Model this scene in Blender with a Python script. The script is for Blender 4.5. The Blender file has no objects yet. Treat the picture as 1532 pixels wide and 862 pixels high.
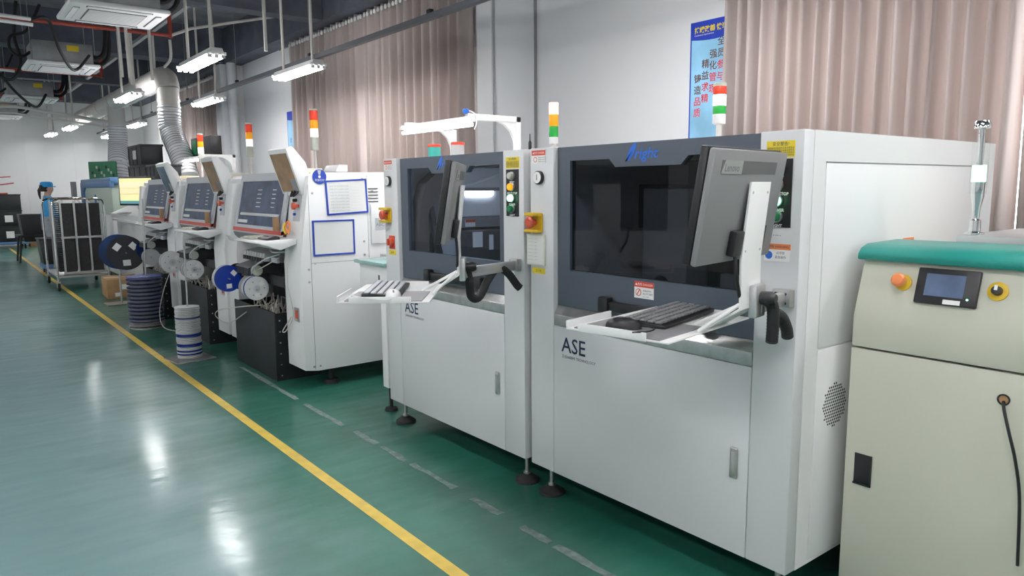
import bpy, bmesh, math, random
from mathutils import Vector, Matrix
random.seed(7)
S = bpy.context.scene
C = S.collection
PI = math.pi

# ------------------------------------------------------------------ camera, world, exposure
cam_d = bpy.data.cameras.new('camera')
cam = bpy.data.objects.new('camera', cam_d)
C.objects.link(cam)
S.camera = cam
cam_d.sensor_width = 36.0
cam_d.lens = 1095.85 / 1532 * 36.0
cam_d.clip_start = 0.05
pitch, yaw, roll = 0.136637, 0.664345, -0.008011
fwd = Vector((math.sin(yaw) * math.cos(pitch), math.cos(yaw) * math.cos(pitch), -math.sin(pitch)))
rgt = Vector((math.cos(yaw), -math.sin(yaw), 0))
upv = rgt.cross(fwd)
r2 = rgt * math.cos(roll) + upv * math.sin(roll)
u2 = -rgt * math.sin(roll) + upv * math.cos(roll)
mw = Matrix((r2, u2, -fwd)).transposed().to_4x4()
mw.translation = (0, 0, 1.45)
cam.matrix_world = mw

world = bpy.data.worlds.new('world')
S.world = world
world.use_nodes = True
bg = world.node_tree.nodes['Background']
bg.inputs[0].default_value = (0.93, 0.96, 1.0, 1)
bg.inputs[1].default_value = 9.0
S.view_settings.view_transform = 'Standard'
S.view_settings.look = 'None'
S.view_settings.gamma = 1.0
S.view_settings.use_curve_mapping = False
S.view_settings.exposure = 0.0
TUBE_STRENGTH = 46.0

# ------------------------------------------------------------------ materials
MATS = {}
def mat(name, col=(0.8, 0.8, 0.8), rough=0.5, metal=0.0, emit=None, es=0.0, noise=0.0, nscale=8.0,
        spec=0.5, coat=0.0, bump=0.0, bscale=40.0, alpha=1.0, trans=0.0):
    if name in MATS:
        return MATS[name]
    m = bpy.data.materials.new(name)
    m.use_nodes = True
    nt = m.node_tree
    b = nt.nodes['Principled BSDF']
    b.inputs['Base Color'].default_value = (*col, 1)
    b.inputs['Roughness'].default_value = rough
    b.inputs['Metallic'].default_value = metal
    b.inputs['Specular IOR Level'].default_value = spec
    b.inputs['Coat Weight'].default_value = coat
    if emit:
        b.inputs['Emission Color'].default_value = (*emit, 1)
        b.inputs['Emission Strength'].default_value = es
    tc = nt.nodes.new('ShaderNodeTexCoord')
    if noise > 0:
        n = nt.nodes.new('ShaderNodeTexNoise')
        n.inputs['Scale'].default_value = nscale
        n.inputs['Detail'].default_value = 4
        nt.links.new(tc.outputs['Object'], n.inputs['Vector'])
        r = nt.nodes.new('ShaderNodeValToRGB')
        r.color_ramp.elements[0].position = 0.3
        r.color_ramp.elements[1].position = 0.7
        r.color_ramp.elements[0].color = (*[max(0, c * (1 - noise)) for c in col], 1)
        r.color_ramp.elements[1].color = (*[min(1, c * (1 + noise * 0.5)) for c in col], 1)
        nt.links.new(n.outputs['Fac'], r.inputs['Fac'])
        nt.links.new(r.outputs['Color'], b.inputs['Base Color'])
    if bump > 0:
        n2 = nt.nodes.new('ShaderNodeTexNoise')
        n2.inputs['Scale'].default_value = bscale
        n2.inputs['Detail'].default_value = 3
        nt.links.new(tc.outputs['Object'], n2.inputs['Vector'])
        bp = nt.nodes.new('ShaderNodeBump')
        bp.inputs['Strength'].default_value = bump
        bp.inputs['Distance'].default_value = 0.01
        nt.links.new(n2.outputs['Fac'], bp.inputs['Height'])
        nt.links.new(bp.outputs['Normal'], b.inputs['Normal'])
    MATS[name] = m
    return m

def glass_mat(name, tint, refl_rough=0.02, ior=1.5):
    m = bpy.data.materials.new(name)
    m.use_nodes = True
    nt = m.node_tree
    nt.nodes.clear()
    o = nt.nodes.new('ShaderNodeOutputMaterial')
    mx = nt.nodes.new('ShaderNodeMixShader')
    fr = nt.nodes.new('ShaderNodeFresnel')
    fr.inputs['IOR'].default_value = ior
    t = nt.nodes.new('ShaderNodeBsdfTransparent')
    t.inputs['Color'].default_value = (*tint, 1)
    g = nt.nodes.new('ShaderNodeBsdfGlossy')
    g.inputs['Roughness'].default_value = refl_rough
    # a thin pane: reflect on entering faces only, pass straight through on leaving ones
    ge = nt.nodes.new('ShaderNodeNewGeometry')
    iv = nt.nodes.new('ShaderNodeMath'); iv.operation = 'SUBTRACT'; iv.inputs[0].default_value = 1.0
    nt.links.new(ge.outputs['Backfacing'], iv.inputs[1])
    mu = nt.nodes.new('ShaderNodeMath'); mu.operation = 'MULTIPLY'
    nt.links.new(fr.outputs[0], mu.inputs[0]); nt.links.new(iv.outputs[0], mu.inputs[1])
    nt.links.new(mu.outputs[0], mx.inputs[0])
    nt.links.new(t.outputs[0], mx.inputs[1])
    nt.links.new(g.outputs[0], mx.inputs[2])
    nt.links.new(mx.outputs[0], o.inputs[0])
    MATS[name] = m
    return m

def floor_mat():
    m = bpy.data.materials.new('green_epoxy')
    m.use_nodes = True
    nt = m.node_tree
    b = nt.nodes['Principled BSDF']
    tc = nt.nodes.new('ShaderNodeTexCoord')
    n = nt.nodes.new('ShaderNodeTexNoise'); n.inputs['Scale'].default_value = 0.9; n.inputs['Detail'].default_value = 6
    n.inputs['Roughness'].default_value = 0.65
    nt.links.new(tc.outputs['Object'], n.inputs['Vector'])
    r = nt.nodes.new('ShaderNodeValToRGB')
    r.color_ramp.elements[0].position = 0.33; r.color_ramp.elements[1].position = 0.68
    r.color_ramp.elements[0].color = (0.006, 0.090, 0.058, 1)
    r.color_ramp.elements[1].color = (0.020, 0.165, 0.115, 1)
    nt.links.new(n.outputs['Fac'], r.inputs['Fac'])
    # pale scuffs and specks
    n2 = nt.nodes.new('ShaderNodeTexNoise'); n2.inputs['Scale'].default_value = 9.0; n2.inputs['Detail'].default_value = 8
    n2.inputs['Roughness'].default_value = 0.7
    nt.links.new(tc.outputs['Object'], n2.inputs['Vector'])
    r2 = nt.nodes.new('ShaderNodeValToRGB')
    r2.color_ramp.elements[0].position = 0.60; r2.color_ramp.elements[1].position = 0.78
    r2.color_ramp.elements[0].color = (0, 0, 0, 1); r2.color_ramp.elements[1].color = (0.5, 0.5, 0.5, 1)
    nt.links.new(n2.outputs['Fac'], r2.inputs['Fac'])
    v = nt.nodes.new('ShaderNodeTexVoronoi'); v.inputs['Scale'].default_value = 3.1
    nt.links.new(tc.outputs['Object'], v.inputs['Vector'])
    r3 = nt.nodes.new('ShaderNodeValToRGB')
    r3.color_ramp.elements[0].position = 0.0; r3.color_ramp.elements[1].position = 0.03
    r3.color_ramp.elements[0].color = (0.8, 0.8, 0.8, 1); r3.color_ramp.elements[1].color = (0, 0, 0, 1)
    nt.links.new(v.outputs['Distance'], r3.inputs['Fac'])
    mxs = nt.nodes.new('ShaderNodeMath'); mxs.operation = 'MAXIMUM'
    nt.links.new(r2.outputs['Color'], mxs.inputs[0]); nt.links.new(r3.outputs['Color'], mxs.inputs[1])
    mx = nt.nodes.new('ShaderNodeMixRGB')
    nt.links.new(mxs.outputs[0], mx.inputs['Fac'])
    nt.links.new(r.outputs['Color'], mx.inputs['Color1'])
    mx.inputs['Color2'].default_value = (0.10, 0.20, 0.17, 1)
    # paler aisle lane: scuff wear plus reflected haze painted into the colour, ragged border
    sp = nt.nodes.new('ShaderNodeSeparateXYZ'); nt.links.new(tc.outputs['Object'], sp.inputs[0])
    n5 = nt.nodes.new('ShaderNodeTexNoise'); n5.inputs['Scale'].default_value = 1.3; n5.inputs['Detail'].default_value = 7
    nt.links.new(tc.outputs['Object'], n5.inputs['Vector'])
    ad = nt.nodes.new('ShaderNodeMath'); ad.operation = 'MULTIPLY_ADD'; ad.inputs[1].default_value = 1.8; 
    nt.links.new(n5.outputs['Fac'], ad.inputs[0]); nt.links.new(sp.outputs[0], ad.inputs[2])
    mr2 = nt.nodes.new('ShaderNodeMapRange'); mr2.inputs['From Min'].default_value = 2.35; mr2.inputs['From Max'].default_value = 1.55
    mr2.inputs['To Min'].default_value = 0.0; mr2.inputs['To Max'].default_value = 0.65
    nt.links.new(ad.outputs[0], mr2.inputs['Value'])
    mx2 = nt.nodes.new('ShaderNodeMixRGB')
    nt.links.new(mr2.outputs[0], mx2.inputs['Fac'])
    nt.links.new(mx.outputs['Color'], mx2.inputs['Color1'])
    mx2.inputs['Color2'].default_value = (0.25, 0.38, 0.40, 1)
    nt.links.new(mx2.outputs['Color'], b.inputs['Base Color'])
    # stretched roughness variation
    mp = nt.nodes.new('ShaderNodeMapping'); mp.inputs['Scale'].default_value = (1.5, 6, 1); mp.inputs['Rotation'].default_value = (0, 0, 0.5)
    nt.links.new(tc.outputs['Object'], mp.inputs['Vector'])
    n3 = nt.nodes.new('ShaderNodeTexNoise'); n3.inputs['Scale'].default_value = 2.0; n3.inputs['Detail'].default_value = 7
    nt.links.new(mp.outputs[0], n3.inputs['Vector'])
    mr = nt.nodes.new('ShaderNodeMapRange')
    mr.inputs['From Min'].default_value = 0.3; mr.inputs['From Max'].default_value = 0.7
    mr.inputs['To Min'].default_value = 0.34; mr.inputs['To Max'].default_value = 0.52
    nt.links.new(n3.outputs['Fac'], mr.inputs['Value'])
    nt.links.new(mr.outputs[0], b.inputs['Roughness'])
    bp = nt.nodes.new('ShaderNodeBump'); bp.inputs['Strength'].default_value = 0.13; bp.inputs['Distance'].default_value = 0.012
    n4 = nt.nodes.new('ShaderNodeTexNoise'); n4.inputs['Scale'].default_value = 7.0; n4.inputs['Detail'].default_value = 6; n4.inputs['Roughness'].default_value = 0.6
    mp4 = nt.nodes.new('ShaderNodeMapping'); mp4.inputs['Rotation'].default_value = (0, 0, -0.66); mp4.inputs['Scale'].default_value = (0.7, 1.5, 1)
    nt.links.new(tc.outputs['Object'], mp4.inputs['Vector']); nt.links.new(mp4.outputs[0], n4.inputs['Vector'])
    nt.links.new(n4.outputs['Fac'], bp.inputs['Height'])
    nt.links.new(bp.outputs['Normal'], b.inputs['Normal'])
    nt.links.new(bp.outputs['Normal'], b.inputs['Coat Normal'])
    b.inputs['Specular IOR Level'].default_value = 0.9
    b.inputs['Coat Weight'].default_value = 0.35
    b.inputs['Coat Roughness'].default_value = 0.12
    MATS['floor'] = m
    return m

def curtain_mat():
    m = bpy.data.materials.new('curtain_cloth')
    m.use_nodes = True
    nt = m.node_tree
    b = nt.nodes['Principled BSDF']
    o = nt.nodes['Material Output']
    tc = nt.nodes.new('ShaderNodeTexCoord')
    mp = nt.nodes.new('ShaderNodeMapping'); mp.inputs['Scale'].default_value = (0.1, 14, 0.12)
    nt.links.new(tc.outputs['Object'], mp.inputs['Vector'])
    n = nt.nodes.new('ShaderNodeTexNoise'); n.inputs['Scale'].default_value = 1.0; n.inputs['Detail'].default_value = 3
    nt.links.new(mp.outputs[0], n.inputs['Vector'])
    r = nt.nodes.new('ShaderNodeValToRGB')
    r.color_ramp.elements[0].position = 0.3; r.color_ramp.elements[1].position = 0.7
    r.color_ramp.elements[0].color = (0.46, 0.39, 0.365, 1); r.color_ramp.elements[1].color = (0.62, 0.55, 0.52, 1)
    nt.links.new(n.outputs['Fac'], r.inputs['Fac'])
    nt.links.new(r.outputs['Color'], b.inputs['Base Color'])
    b.inputs['Roughness'].default_value = 0.8
    b.inputs['Sheen Weight'].default_value = 0.15
    t = nt.nodes.new('ShaderNodeBsdfTranslucent'); t.inputs['Color'].default_value = (0.66, 0.57, 0.54, 1)
    mx = nt.nodes.new('ShaderNodeMixShader'); mx.inputs[0].default_value = 0.28
    nt.links.new(b.outputs[0], mx.inputs[1]); nt.links.new(t.outputs[0], mx.inputs[2])
    nt.links.new(mx.outputs[0], o.inputs[0])
    MATS['curtain'] = m
    return m

def screen_mat(name, stops, es=1.0):
    """flat print on a lit screen: horizontal bands from object z"""
    m = bpy.data.materials.new(name); m.use_nodes = True
    nt = m.node_tree; b = nt.nodes['Principled BSDF']
    tc = nt.nodes.new('ShaderNodeTexCoord')
    sp = nt.nodes.new('ShaderNodeSeparateXYZ'); nt.links.new(tc.outputs['Generated'], sp.inputs[0])
    r = nt.nodes.new('ShaderNodeValToRGB'); r.color_ramp.interpolation = 'CONSTANT'
    e = r.color_ramp.elements
    for i, (p, c) in enumerate(stops):
        if i < 2:
            e[i].position = p; e[i].color = (*c, 1)
        else:
            k = e.new(p); k.color = (*c, 1)
    nt.links.new(sp.outputs[2], r.inputs['Fac'])
    nt.links.new(r.outputs['Color'], b.inputs['Base Color'])
    nt.links.new(r.outputs['Color'], b.inputs['Emission Color'])
    b.inputs['Emission Strength'].default_value = es
    b.inputs['Roughness'].default_value = 0.2
    MATS[name] = m
    return m

M = dict(
    white=mat('white_paint', (0.82, 0.82, 0.81), 0.38),
    panel=mat('machine_panel', (0.66, 0.67, 0.68), 0.42),
    panel_side=mat('machine_side', (0.80, 0.80, 0.80), 0.42),
    pnp=mat('ivory_panel', (0.86, 0.86, 0.86), 0.4),
    pnp_grey=mat('light_grey_plastic', (0.55, 0.57, 0.60), 0.4),
    hood=mat('slate_hood', (0.075, 0.092, 0.118), 0.35, bump=0.05, bscale=400),
    steel=mat('brushed_steel', (0.55, 0.55, 0.54), 0.32, 0.9, noise=0.15, nscale=20),
    chrome=mat('chrome', (0.8, 0.8, 0.8), 0.08, 1.0),
    alu=mat('aluminium', (0.6, 0.6, 0.6), 0.35, 0.8),
    black=mat('black_plastic', (0.012, 0.012, 0.014), 0.4),
    rubber=mat('black_rubber', (0.015, 0.015, 0.016), 0.7),
    dark=mat('dark_interior', (0.03, 0.032, 0.036), 0.6),
    bin=mat('black_bin_board', (0.011, 0.014, 0.018), 0.5, noise=0.4, nscale=5),
    grey_back=mat('grey_monitor_back', (0.20, 0.20, 0.205), 0.42),
    midgrey=mat('mid_grey', (0.25, 0.25, 0.26), 0.5),
    yellow=mat('yellow_plastic', (0.75, 0.48, 0.02), 0.4),
    sticker_yellow=mat('sticker_yellow', (0.80, 0.62, 0.03), 0.5),
    red=mat('red_plastic', (0.62, 0.06, 0.03), 0.4),
    estop_red=mat('estop_red', (0.62, 0.10, 0.05), 0.4),
    orange=mat('orange_plastic', (0.80, 0.24, 0.08), 0.4),
    paper=mat('paper', (0.85, 0.85, 0.83), 0.6),
    cream=mat('cream_paper', (0.72, 0.72, 0.60), 0.6),
    ink=mat('ink', (0.02, 0.03, 0.06), 0.5),
    navy=mat('navy_lettering', (0.01, 0.025, 0.07), 0.4),
    logo=mat('logo_blue', (0.02, 0.14, 0.62), 0.4),
    blue=mat('blue_frame', (0.02, 0.06, 0.42), 0.4),
    blue_reel=mat('blue_reel', (0.012, 0.045, 0.36), 0.25),
    deep_blue_reel=mat('deep_blue_reel', (0.006, 0.030, 0.13), 0.22),
    white_reel=mat('white_reel', (0.72, 0.73, 0.74), 0.35),
    clear_reel=mat('clear_reel', (0.50, 0.50, 0.51), 0.2),
    black_reel=mat('black_reel', (0.008, 0.009, 0.016), 0.45),
    beige=mat('beige_panel', (0.60, 0.60, 0.50), 0.5, bump=0.08, bscale=300),
    green_top=mat('green_cover', (0.006, 0.20, 0.17), 0.35, bump=0.1, bscale=200),
    wall=mat('wall_paint', (0.76, 0.765, 0.775), 0.5),
    farwall=mat('sandwich_panel', (0.74, 0.745, 0.75), 0.28),
    ceil=mat('ceiling_paint', (0.20, 0.20, 0.215), 0.85, noise=0.3, nscale=3),
    beam=mat('beam_paint', (0.10, 0.11, 0.14), 0.8, noise=0.25, nscale=4),
    duct=mat('duct_paint', (0.66, 0.64, 0.60), 0.45),
    pipe=mat('conduit', (0.68, 0.66, 0.62), 0.4),
    redpipe=mat('red_pipe', (0.42, 0.06, 0.035), 0.5),
    rail=mat('track_grey', (0.12, 0.125, 0.14), 0.5),
    yline=mat('yellow_line', (0.80, 0.56, 0.10), 0.35, noise=0.15, nscale=12),
    gline=mat('worn_line', (0.22, 0.28, 0.26), 0.6, noise=0.4, nscale=30),
    card=mat('cardboard', (0.42, 0.25, 0.12), 0.75, noise=0.15, nscale=10),
    ac=mat('ac_white', (0.90, 0.90, 0.90), 0.4),
    acgrey=mat('ac_grille', (0.10, 0.10, 0.10), 0.5),
    acmid=mat('feeder_cap_grey', (0.30, 0.30, 0.31), 0.4),
    band=mat('monitor_band', (0.12, 0.12, 0.125), 0.4),
    galv=mat('galvanised', (0.36, 0.37, 0.38), 0.45, 0.5, noise=0.2, nscale=6),
    tube=mat('lit_tube', (1, 1, 1), 0.4, emit=(1.0, 0.985, 1.0), es=TUBE_STRENGTH),
    lamp_dim=mat('work_lamp_tube', (1, 1, 1), 0.4, emit=(1.0, 0.97, 0.95), es=9.0),
    bar_lamp=mat('bar_lamp', (1, 1, 1), 0.4, emit=(0.92, 0.96, 1.0), es=14.0),
    chamber_lamp=mat('chamber_lamp', (1, 1, 1), 0.4, emit=(0.85, 0.92, 1.0), es=5.0),
    carrier=mat('brown_carrier', (0.20, 0.15, 0.13), 0.4),
    lit_white=mat('lit_white', (1, 1, 1), 0.3, emit=(1, 0.93, 0.8), es=6.0),
    lit_red=mat('lit_red', (0.9, 0.1, 0.06), 0.3, emit=(1, 0.25, 0.16), es=7.0),
    lit_green=mat('lit_green', (0.1, 0.8, 0.3), 0.3, emit=(0.25, 1.0, 0.5), es=5.0),
    l_red=mat('lens_red', (0.72, 0.05, 0.02), 0.25, emit=(0.8, 0.05, 0.02), es=0.25),
    l_amber=mat('lens_amber', (0.85, 0.38, 0.01), 0.25, emit=(0.9, 0.35, 0.0), es=0.3),
    l_green=mat('lens_green', (0.02, 0.35, 0.05), 0.25, emit=(0.02, 0.4, 0.05), es=0.15),
    l_white=mat('lens_white', (0.85, 0.85, 0.80), 0.25, emit=(1, 1, 0.9), es=0.8),
    l_pale=mat('lens_pale', (0.55, 0.58, 0.50), 0.3),
    orange_btn=mat('amber_button', (0.90, 0.40, 0.02), 0.3, emit=(1, 0.4, 0.0), es=0.6),
    green_btn=mat('green_button', (0.01, 0.22, 0.08), 0.3),
    blue_mach=mat('blue_machine', (0.10, 0.22, 0.42), 0.4),
    green_mach=mat('pale_green_machine', (0.56, 0.66, 0.55), 0.4),
    skin=mat('skin', (0.60, 0.36, 0.26), 0.5),
    jacket=mat('blue_smock', (0.06, 0.40, 0.80), 0.7),
    cap=mat('blue_cap', (0.03, 0.34, 0.75), 0.7),
    trousers=mat('grey_trousers', (0.38, 0.40, 0.45), 0.8),
    hair=mat('black_hair', (0.01, 0.008, 0.008), 0.5),
    pcb=mat('pcb_green', (0.02, 0.22, 0.10), 0.4, noise=0.8, nscale=60),
    rackdark=mat('dark_boards', (0.030, 0.028, 0.030), 0.6, noise=0.5, nscale=60),
    tin_green=mat('teal_tin', (0.05, 0.42, 0.36), 0.35),
    tin_clear=mat('clear_tin', (0.55, 0.55, 0.55), 0.2),
    hose=mat('silver_hose', (0.80, 0.81, 0.83), 0.3, 0.0),
    tape=mat('tape_strip', (0.62, 0.60, 0.54), 0.5),
    brownscreen=mat('brown_screen', (0.40, 0.24, 0.13), 0.25, noise=0.3, nscale=9),
    bluescreen=mat('blue_grey_screen', (0.13, 0.17, 0.25), 0.2, noise=0.3, nscale=9),
    touch=mat('touch_screen', (0.05, 0.07, 0.12), 0.12, emit=(0.10, 0.14, 0.22), es=0.5, noise=0.5, nscale=12),
    pnpwin=mat('smoky_blue_window', (0.050, 0.080, 0.150), 0.35, noise=0.5, nscale=9, spec=0.12),
    poster=mat('poster_sky', (0.30, 0.62, 0.86), 0.35, noise=0.3, nscale=2.5),
    poster_dark=mat('poster_navy', (0.01, 0.04, 0.40), 0.35),
    poster_white=mat('poster_cloud', (0.80, 0.88, 0.92), 0.4, noise=0.25, nscale=12),
    poster_red=mat('poster_red', (0.65, 0.04, 0.06), 0.4),
    poster_brown=mat('poster_brown', (0.12, 0.05, 0.04), 0.4),
    greenglass=mat('green_glass_top', (0.28, 0.48, 0.45), 0.15),
    winframe=mat('window_frame', (0.65, 0.66, 0.67), 0.4),
)
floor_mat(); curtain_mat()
glass_mat('tinted_glass', (0.62, 0.64, 0.68), 0.01, 1.5)
glass_mat('smoked_glass', (0.75, 0.80, 0.88), 0.01, 1.5)
glass_mat('clear_glass', (0.96, 0.97, 0.97), 0.02, 1.2)
screen_mat('yellow_screen', [(0.0, (0.10, 0.28, 0.30)), (0.12, (0.86, 0.84, 0.42)), (0.36, (0.80, 0.55, 0.30)),
                             (0.40, (0.88, 0.80, 0.46)), (0.60, (0.80, 0.55, 0.30)), (0.63, (0.90, 0.82, 0.52)),
                             (0.86, (0.88, 0.86, 0.40))], 0.75)

# ------------------------------------------------------------------ mesh builder
class MB:
    def __init__(self):
        self.bm = bmesh.new()
    def face(self, vs):
        try:
            return self.bm.faces.new(vs)
        except ValueError:
            return None
    def box(self, x0, x1, y0, y1, z0, z1, mt=None):
        v = [self.bm.verts.new((x, y, z)) for x in (x0, x1) for y in (y0, y1) for z in (z0, z1)]
        for f in ((0, 1, 3, 2), (4, 6, 7, 5), (0, 4, 5, 1), (2, 3, 7, 6), (0, 2, 6, 4), (1, 5, 7, 3)):
            self.face([v[i] for i in f])
        if mt is not None:
            bmesh.ops.transform(self.bm, matrix=mt, verts=v)
        return self
    def prism(self, pts, axis, a0, a1):
        """closed 2D polygon extruded along axis ('x','y','z'); pts in the other two axes in order"""
        def mk(p, a):
            return {'x': (a, p[0], p[1]), 'y': (p[0], a, p[1]), 'z': (p[0], p[1], a)}[axis]
        A = [self.bm.verts.new(mk(p, a0)) for p in pts]
        B = [self.bm.verts.new(mk(p, a1)) for p in pts]
        n = len(pts)
        for i in range(n):
            self.face([A[i], A[(i + 1) % n], B[(i + 1) % n], B[i]])
        self.face(A[::-1]); self.face(B)
        return self
    def cyl(self, p0, p1, r0, r1=None, seg=16):
        r1 = r0 if r1 is None else r1
        p0 = Vector(p0); p1 = Vector(p1); d = (p1 - p0).normalized()
        u = d.orthogonal().normalized(); w = d.cross(u)
        A = []; B = []
        for i in range(seg):
            a = 2 * PI * i / seg
            e = u * math.cos(a) + w * math.sin(a)
            A.append(self.bm.verts.new(p0 + e * r0)); B.append(self.bm.verts.new(p1 + e * r1))
        for i in range(seg):
            self.face([A[i], A[(i + 1) % seg], B[(i + 1) % seg], B[i]])
        self.face(A[::-1]); self.face(B)
        return self
    def lathe(self, prof, c=(0, 0, 0), axis='z', seg=20):
        """prof: list of (r, h) revolved round axis through c"""
        rings = []
        for r, h in prof:
            r = max(r, .0004)
            ring = []
            for i in range(seg):
                a = 2 * PI * i / seg
                p, q = r * math.cos(a), r * math.sin(a)
                co = {'z': (c[0] + p, c[1] + q, c[2] + h), 'y': (c[0] + p, c[1] + h, c[2] + q),
                      'x': (c[0] + h, c[1] + p, c[2] + q)}[axis]
                ring.append(self.bm.verts.new(co))
            rings.append(ring)
        for A, B in zip(rings, rings[1:]):
            for i in range(seg):
                self.face([A[i], A[(i + 1) % seg], B[(i + 1) % seg], B[i]])
        self.face(rings[0][::-1]); self.face(rings[-1])
        return self
    def tube(self, pts, r, seg=8, smooth=0):
        P = [Vector(p) for p in pts]
        if smooth and len(P) > 2:
            Q = []
            for i in range(len(P) - 1):
                a = P[max(i - 1, 0)]; b = P[i]; c = P[i + 1]; d = P[min(i + 2, len(P) - 1)]
                for k in range(smooth):
                    t = k / smooth
                    Q.append(0.5 * ((2 * b) + (c - a) * t + (2 * a - 5 * b + 4 * c - d) * t * t + (3 * b - a - 3 * c + d) * t ** 3))
            Q.append(P[-1]); P = Q
        rings = []; u = None
        for i, p in enumerate(P):
            d = (P[min(i + 1, len(P) - 1)] - P[max(i - 1, 0)]).normalized()
            if u is None:
                u = d.orthogonal().normalized()
            else:
                u = (u - d * u.dot(d)).normalized()
            w = d.cross(u)
            rr = r[i] if isinstance(r, (list, tuple)) else r
            rings.append([self.bm.verts.new(p + (u * math.cos(2 * PI * k / seg) + w * math.sin(2 * PI * k / seg)) * rr) for k in range(seg)])
        for A, B in zip(rings, rings[1:]):
            for k in range(seg):
                self.face([A[k], A[(k + 1) % seg], B[(k + 1) % seg], B[k]])
        self.face(rings[0][::-1]); self.face(rings[-1])
        return self
    def xf(self, m):
        bmesh.ops.transform(self.bm, matrix=m, verts=self.bm.verts[:])
        return self
    def build(self, name, material, parent=None, bev=0.0, label=None, seg=2, kind=None, flat=False):
        bm = self.bm
        bmesh.ops.recalc_face_normals(bm, faces=bm.faces[:])
        if bev > 0:
            es = [e for e in bm.edges if len(e.link_faces) == 2 and e.calc_face_angle(0) > 0.5]
            bmesh.ops.bevel(bm, geom=es, offset=bev, segments=seg, profile=0.5, affect='EDGES', clamp_overlap=True)
        me = bpy.data.meshes.new(name)
        bm.to_mesh(me); bm.free()
        if not flat:
            for p in me.polygons:
                p.use_smooth = True
            me.set_sharp_from_angle(angle=math.radians(32))
        me.materials.append(MATS[material] if material in MATS and material not in M else M.get(material, MATS.get(material)))
        o = bpy.data.objects.new(name, me)
        C.objects.link(o)
        if parent is not None:
            o.parent = parent
        if label:
            o['label'] = label
        if kind:
            o['kind'] = kind
        return o

def thing(name, label, cat, loc=(0, 0, 0), rz=0.0, group=None):
    o = bpy.data.objects.new(name, None)
    o.empty_display_size = 0.1
    C.objects.link(o)
    o.location = loc
    o.rotation_euler = (0, 0, rz)
    return tag(o, label, cat, group)

def tag(o, label, cat, group=None):
    o['label'] = label
    o['category'] = cat
    if group:
        o['group'] = group
    return o

def structure(o):
    o['kind'] = 'structure'
    return o

FRONT = Matrix(((0, 0, -1), (-1, 0, 0), (0, 1, 0)))          # text right -> -Y, up -> Z, normal -> -X
SIDE = Matrix(((1, 0, 0), (0, 0, -1), (0, 1, 0)))            # text right -> +X, up -> Z, normal -> -Y
def text(body, size, loc, rot, material, parent, name='lettering', align='LEFT', sx=1.0, bold=0.0, shear=0.0, ext=0.0):
    cu = bpy.data.curves.new(name, 'FONT')
    cu.body = body; cu.size = size; cu.align_x = align; cu.offset = bold; cu.shear = shear
    cu.resolution_u = 2
    cu.extrude = ext
    t = bpy.data.objects.new(name, cu)
    C.objects.link(t)
    bpy.context.view_layer.update()
    me = bpy.data.meshes.new_from_object(t.evaluated_get(bpy.context.evaluated_depsgraph_get()))
    bpy.data.objects.remove(t); bpy.data.curves.remove(cu)
    m4 = (rot @ Matrix.Diagonal((sx, 1, 1))).to_4x4(); m4.translation = loc
    me.transform(m4)
    me.materials.clear(); me.materials.append(M[material])
    o = bpy.data.objects.new(name, me); C.objects.link(o)
    if parent is not None:
        o.parent = parent
    return o

def fronttext(body, size, y, z, x, material, parent, **k):
    return text(body, size, (x, y, z), FRONT, material, parent, **k)
def copy_tree(o, parent=None):
    c = o.copy(); C.objects.link(c); c.parent = parent
    for ch in o.children[:]:
        copy_tree(ch, c)
    return c

# ------------------------------------------------------------------ room shell
XW = 5.0; XL = -6.0; YB = -11.0; YF = 23.8; ZC = 4.5
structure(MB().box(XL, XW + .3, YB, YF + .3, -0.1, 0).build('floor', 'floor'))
structure(MB().box(XL, XW + .3, YB, YF + .3, ZC, ZC + .1).build('ceiling', 'ceil'))
wf = bpy.data.objects.new('wall_far', None); C.objects.link(wf); structure(wf)
px = XL
while px < XW + .1:
    MB().box(px + .0005, px + 1.1495, YF, YF + .08, 0, ZC).build('panel', 'farwall', wf, bev=0.0015, seg=1)
    px += 1.15
MB().box(XL, XW + .3, YF + .07, YF + .2, 0, ZC).build('wall_core', 'midgrey', wf)
structure(MB().box(XL - .2, XL, YB, YF, 0, ZC).build('wall_left', 'wall'))
structure(MB().box(XL, XW + .3, YB - .2, YB, 0, ZC).build('wall_back', 'wall'))
# right wall with three window openings
wins = [(-1.2, 3.35), (7.15, 12.2), (16.3, 19.6)]
ZS, ZH = 1.12, 2.75
wb = MB()
ys = [YB] + [v for w in wins for v in w] + [YF]
for i in range(0, len(ys), 2):
    wb.box(XW, XW + .2, ys[i], ys[i + 1], 0, ZC)
for a, b in wins:
    wb.box(XW, XW + .2, a, b, 0, ZS); wb.box(XW, XW + .2, a, b, ZH, ZC)
structure(wb.build('wall_right', 'wall'))
for i, (a, b) in enumerate(wins):
    w = bpy.data.objects.new('window_%d' % (i + 1), None); C.objects.link(w); structure(w)
    fr = MB()
    n = 4
    for k in range(n + 1):
        y = a + (b - a) * k / n
        fr.box(XW + .08, XW + .13, max(a, y - .03), min(b, y + .03), ZS, ZH)
    fr.box(XW + .08, XW + .13, a, b, ZS, ZS + .05); fr.box(XW + .08, XW + .13, a, b, ZH - .05, ZH)
    fr.build('window_frame', 'winframe', w)
    for k in range(n):
        y0 = a + (b - a) * k / n + .03; y1 = a + (b - a) * (k + 1) / n - .03
        MB().box(XW + .10, XW + .106, y0, y1, ZS + .05, ZH - .05).build('pane', 'clear_glass', w)
    MB().box(XW - .12, XW + .08, a - .05, b + .05, ZS - .05, ZS - .003).build('window_sill', 'white', w, bev=.006)
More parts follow.
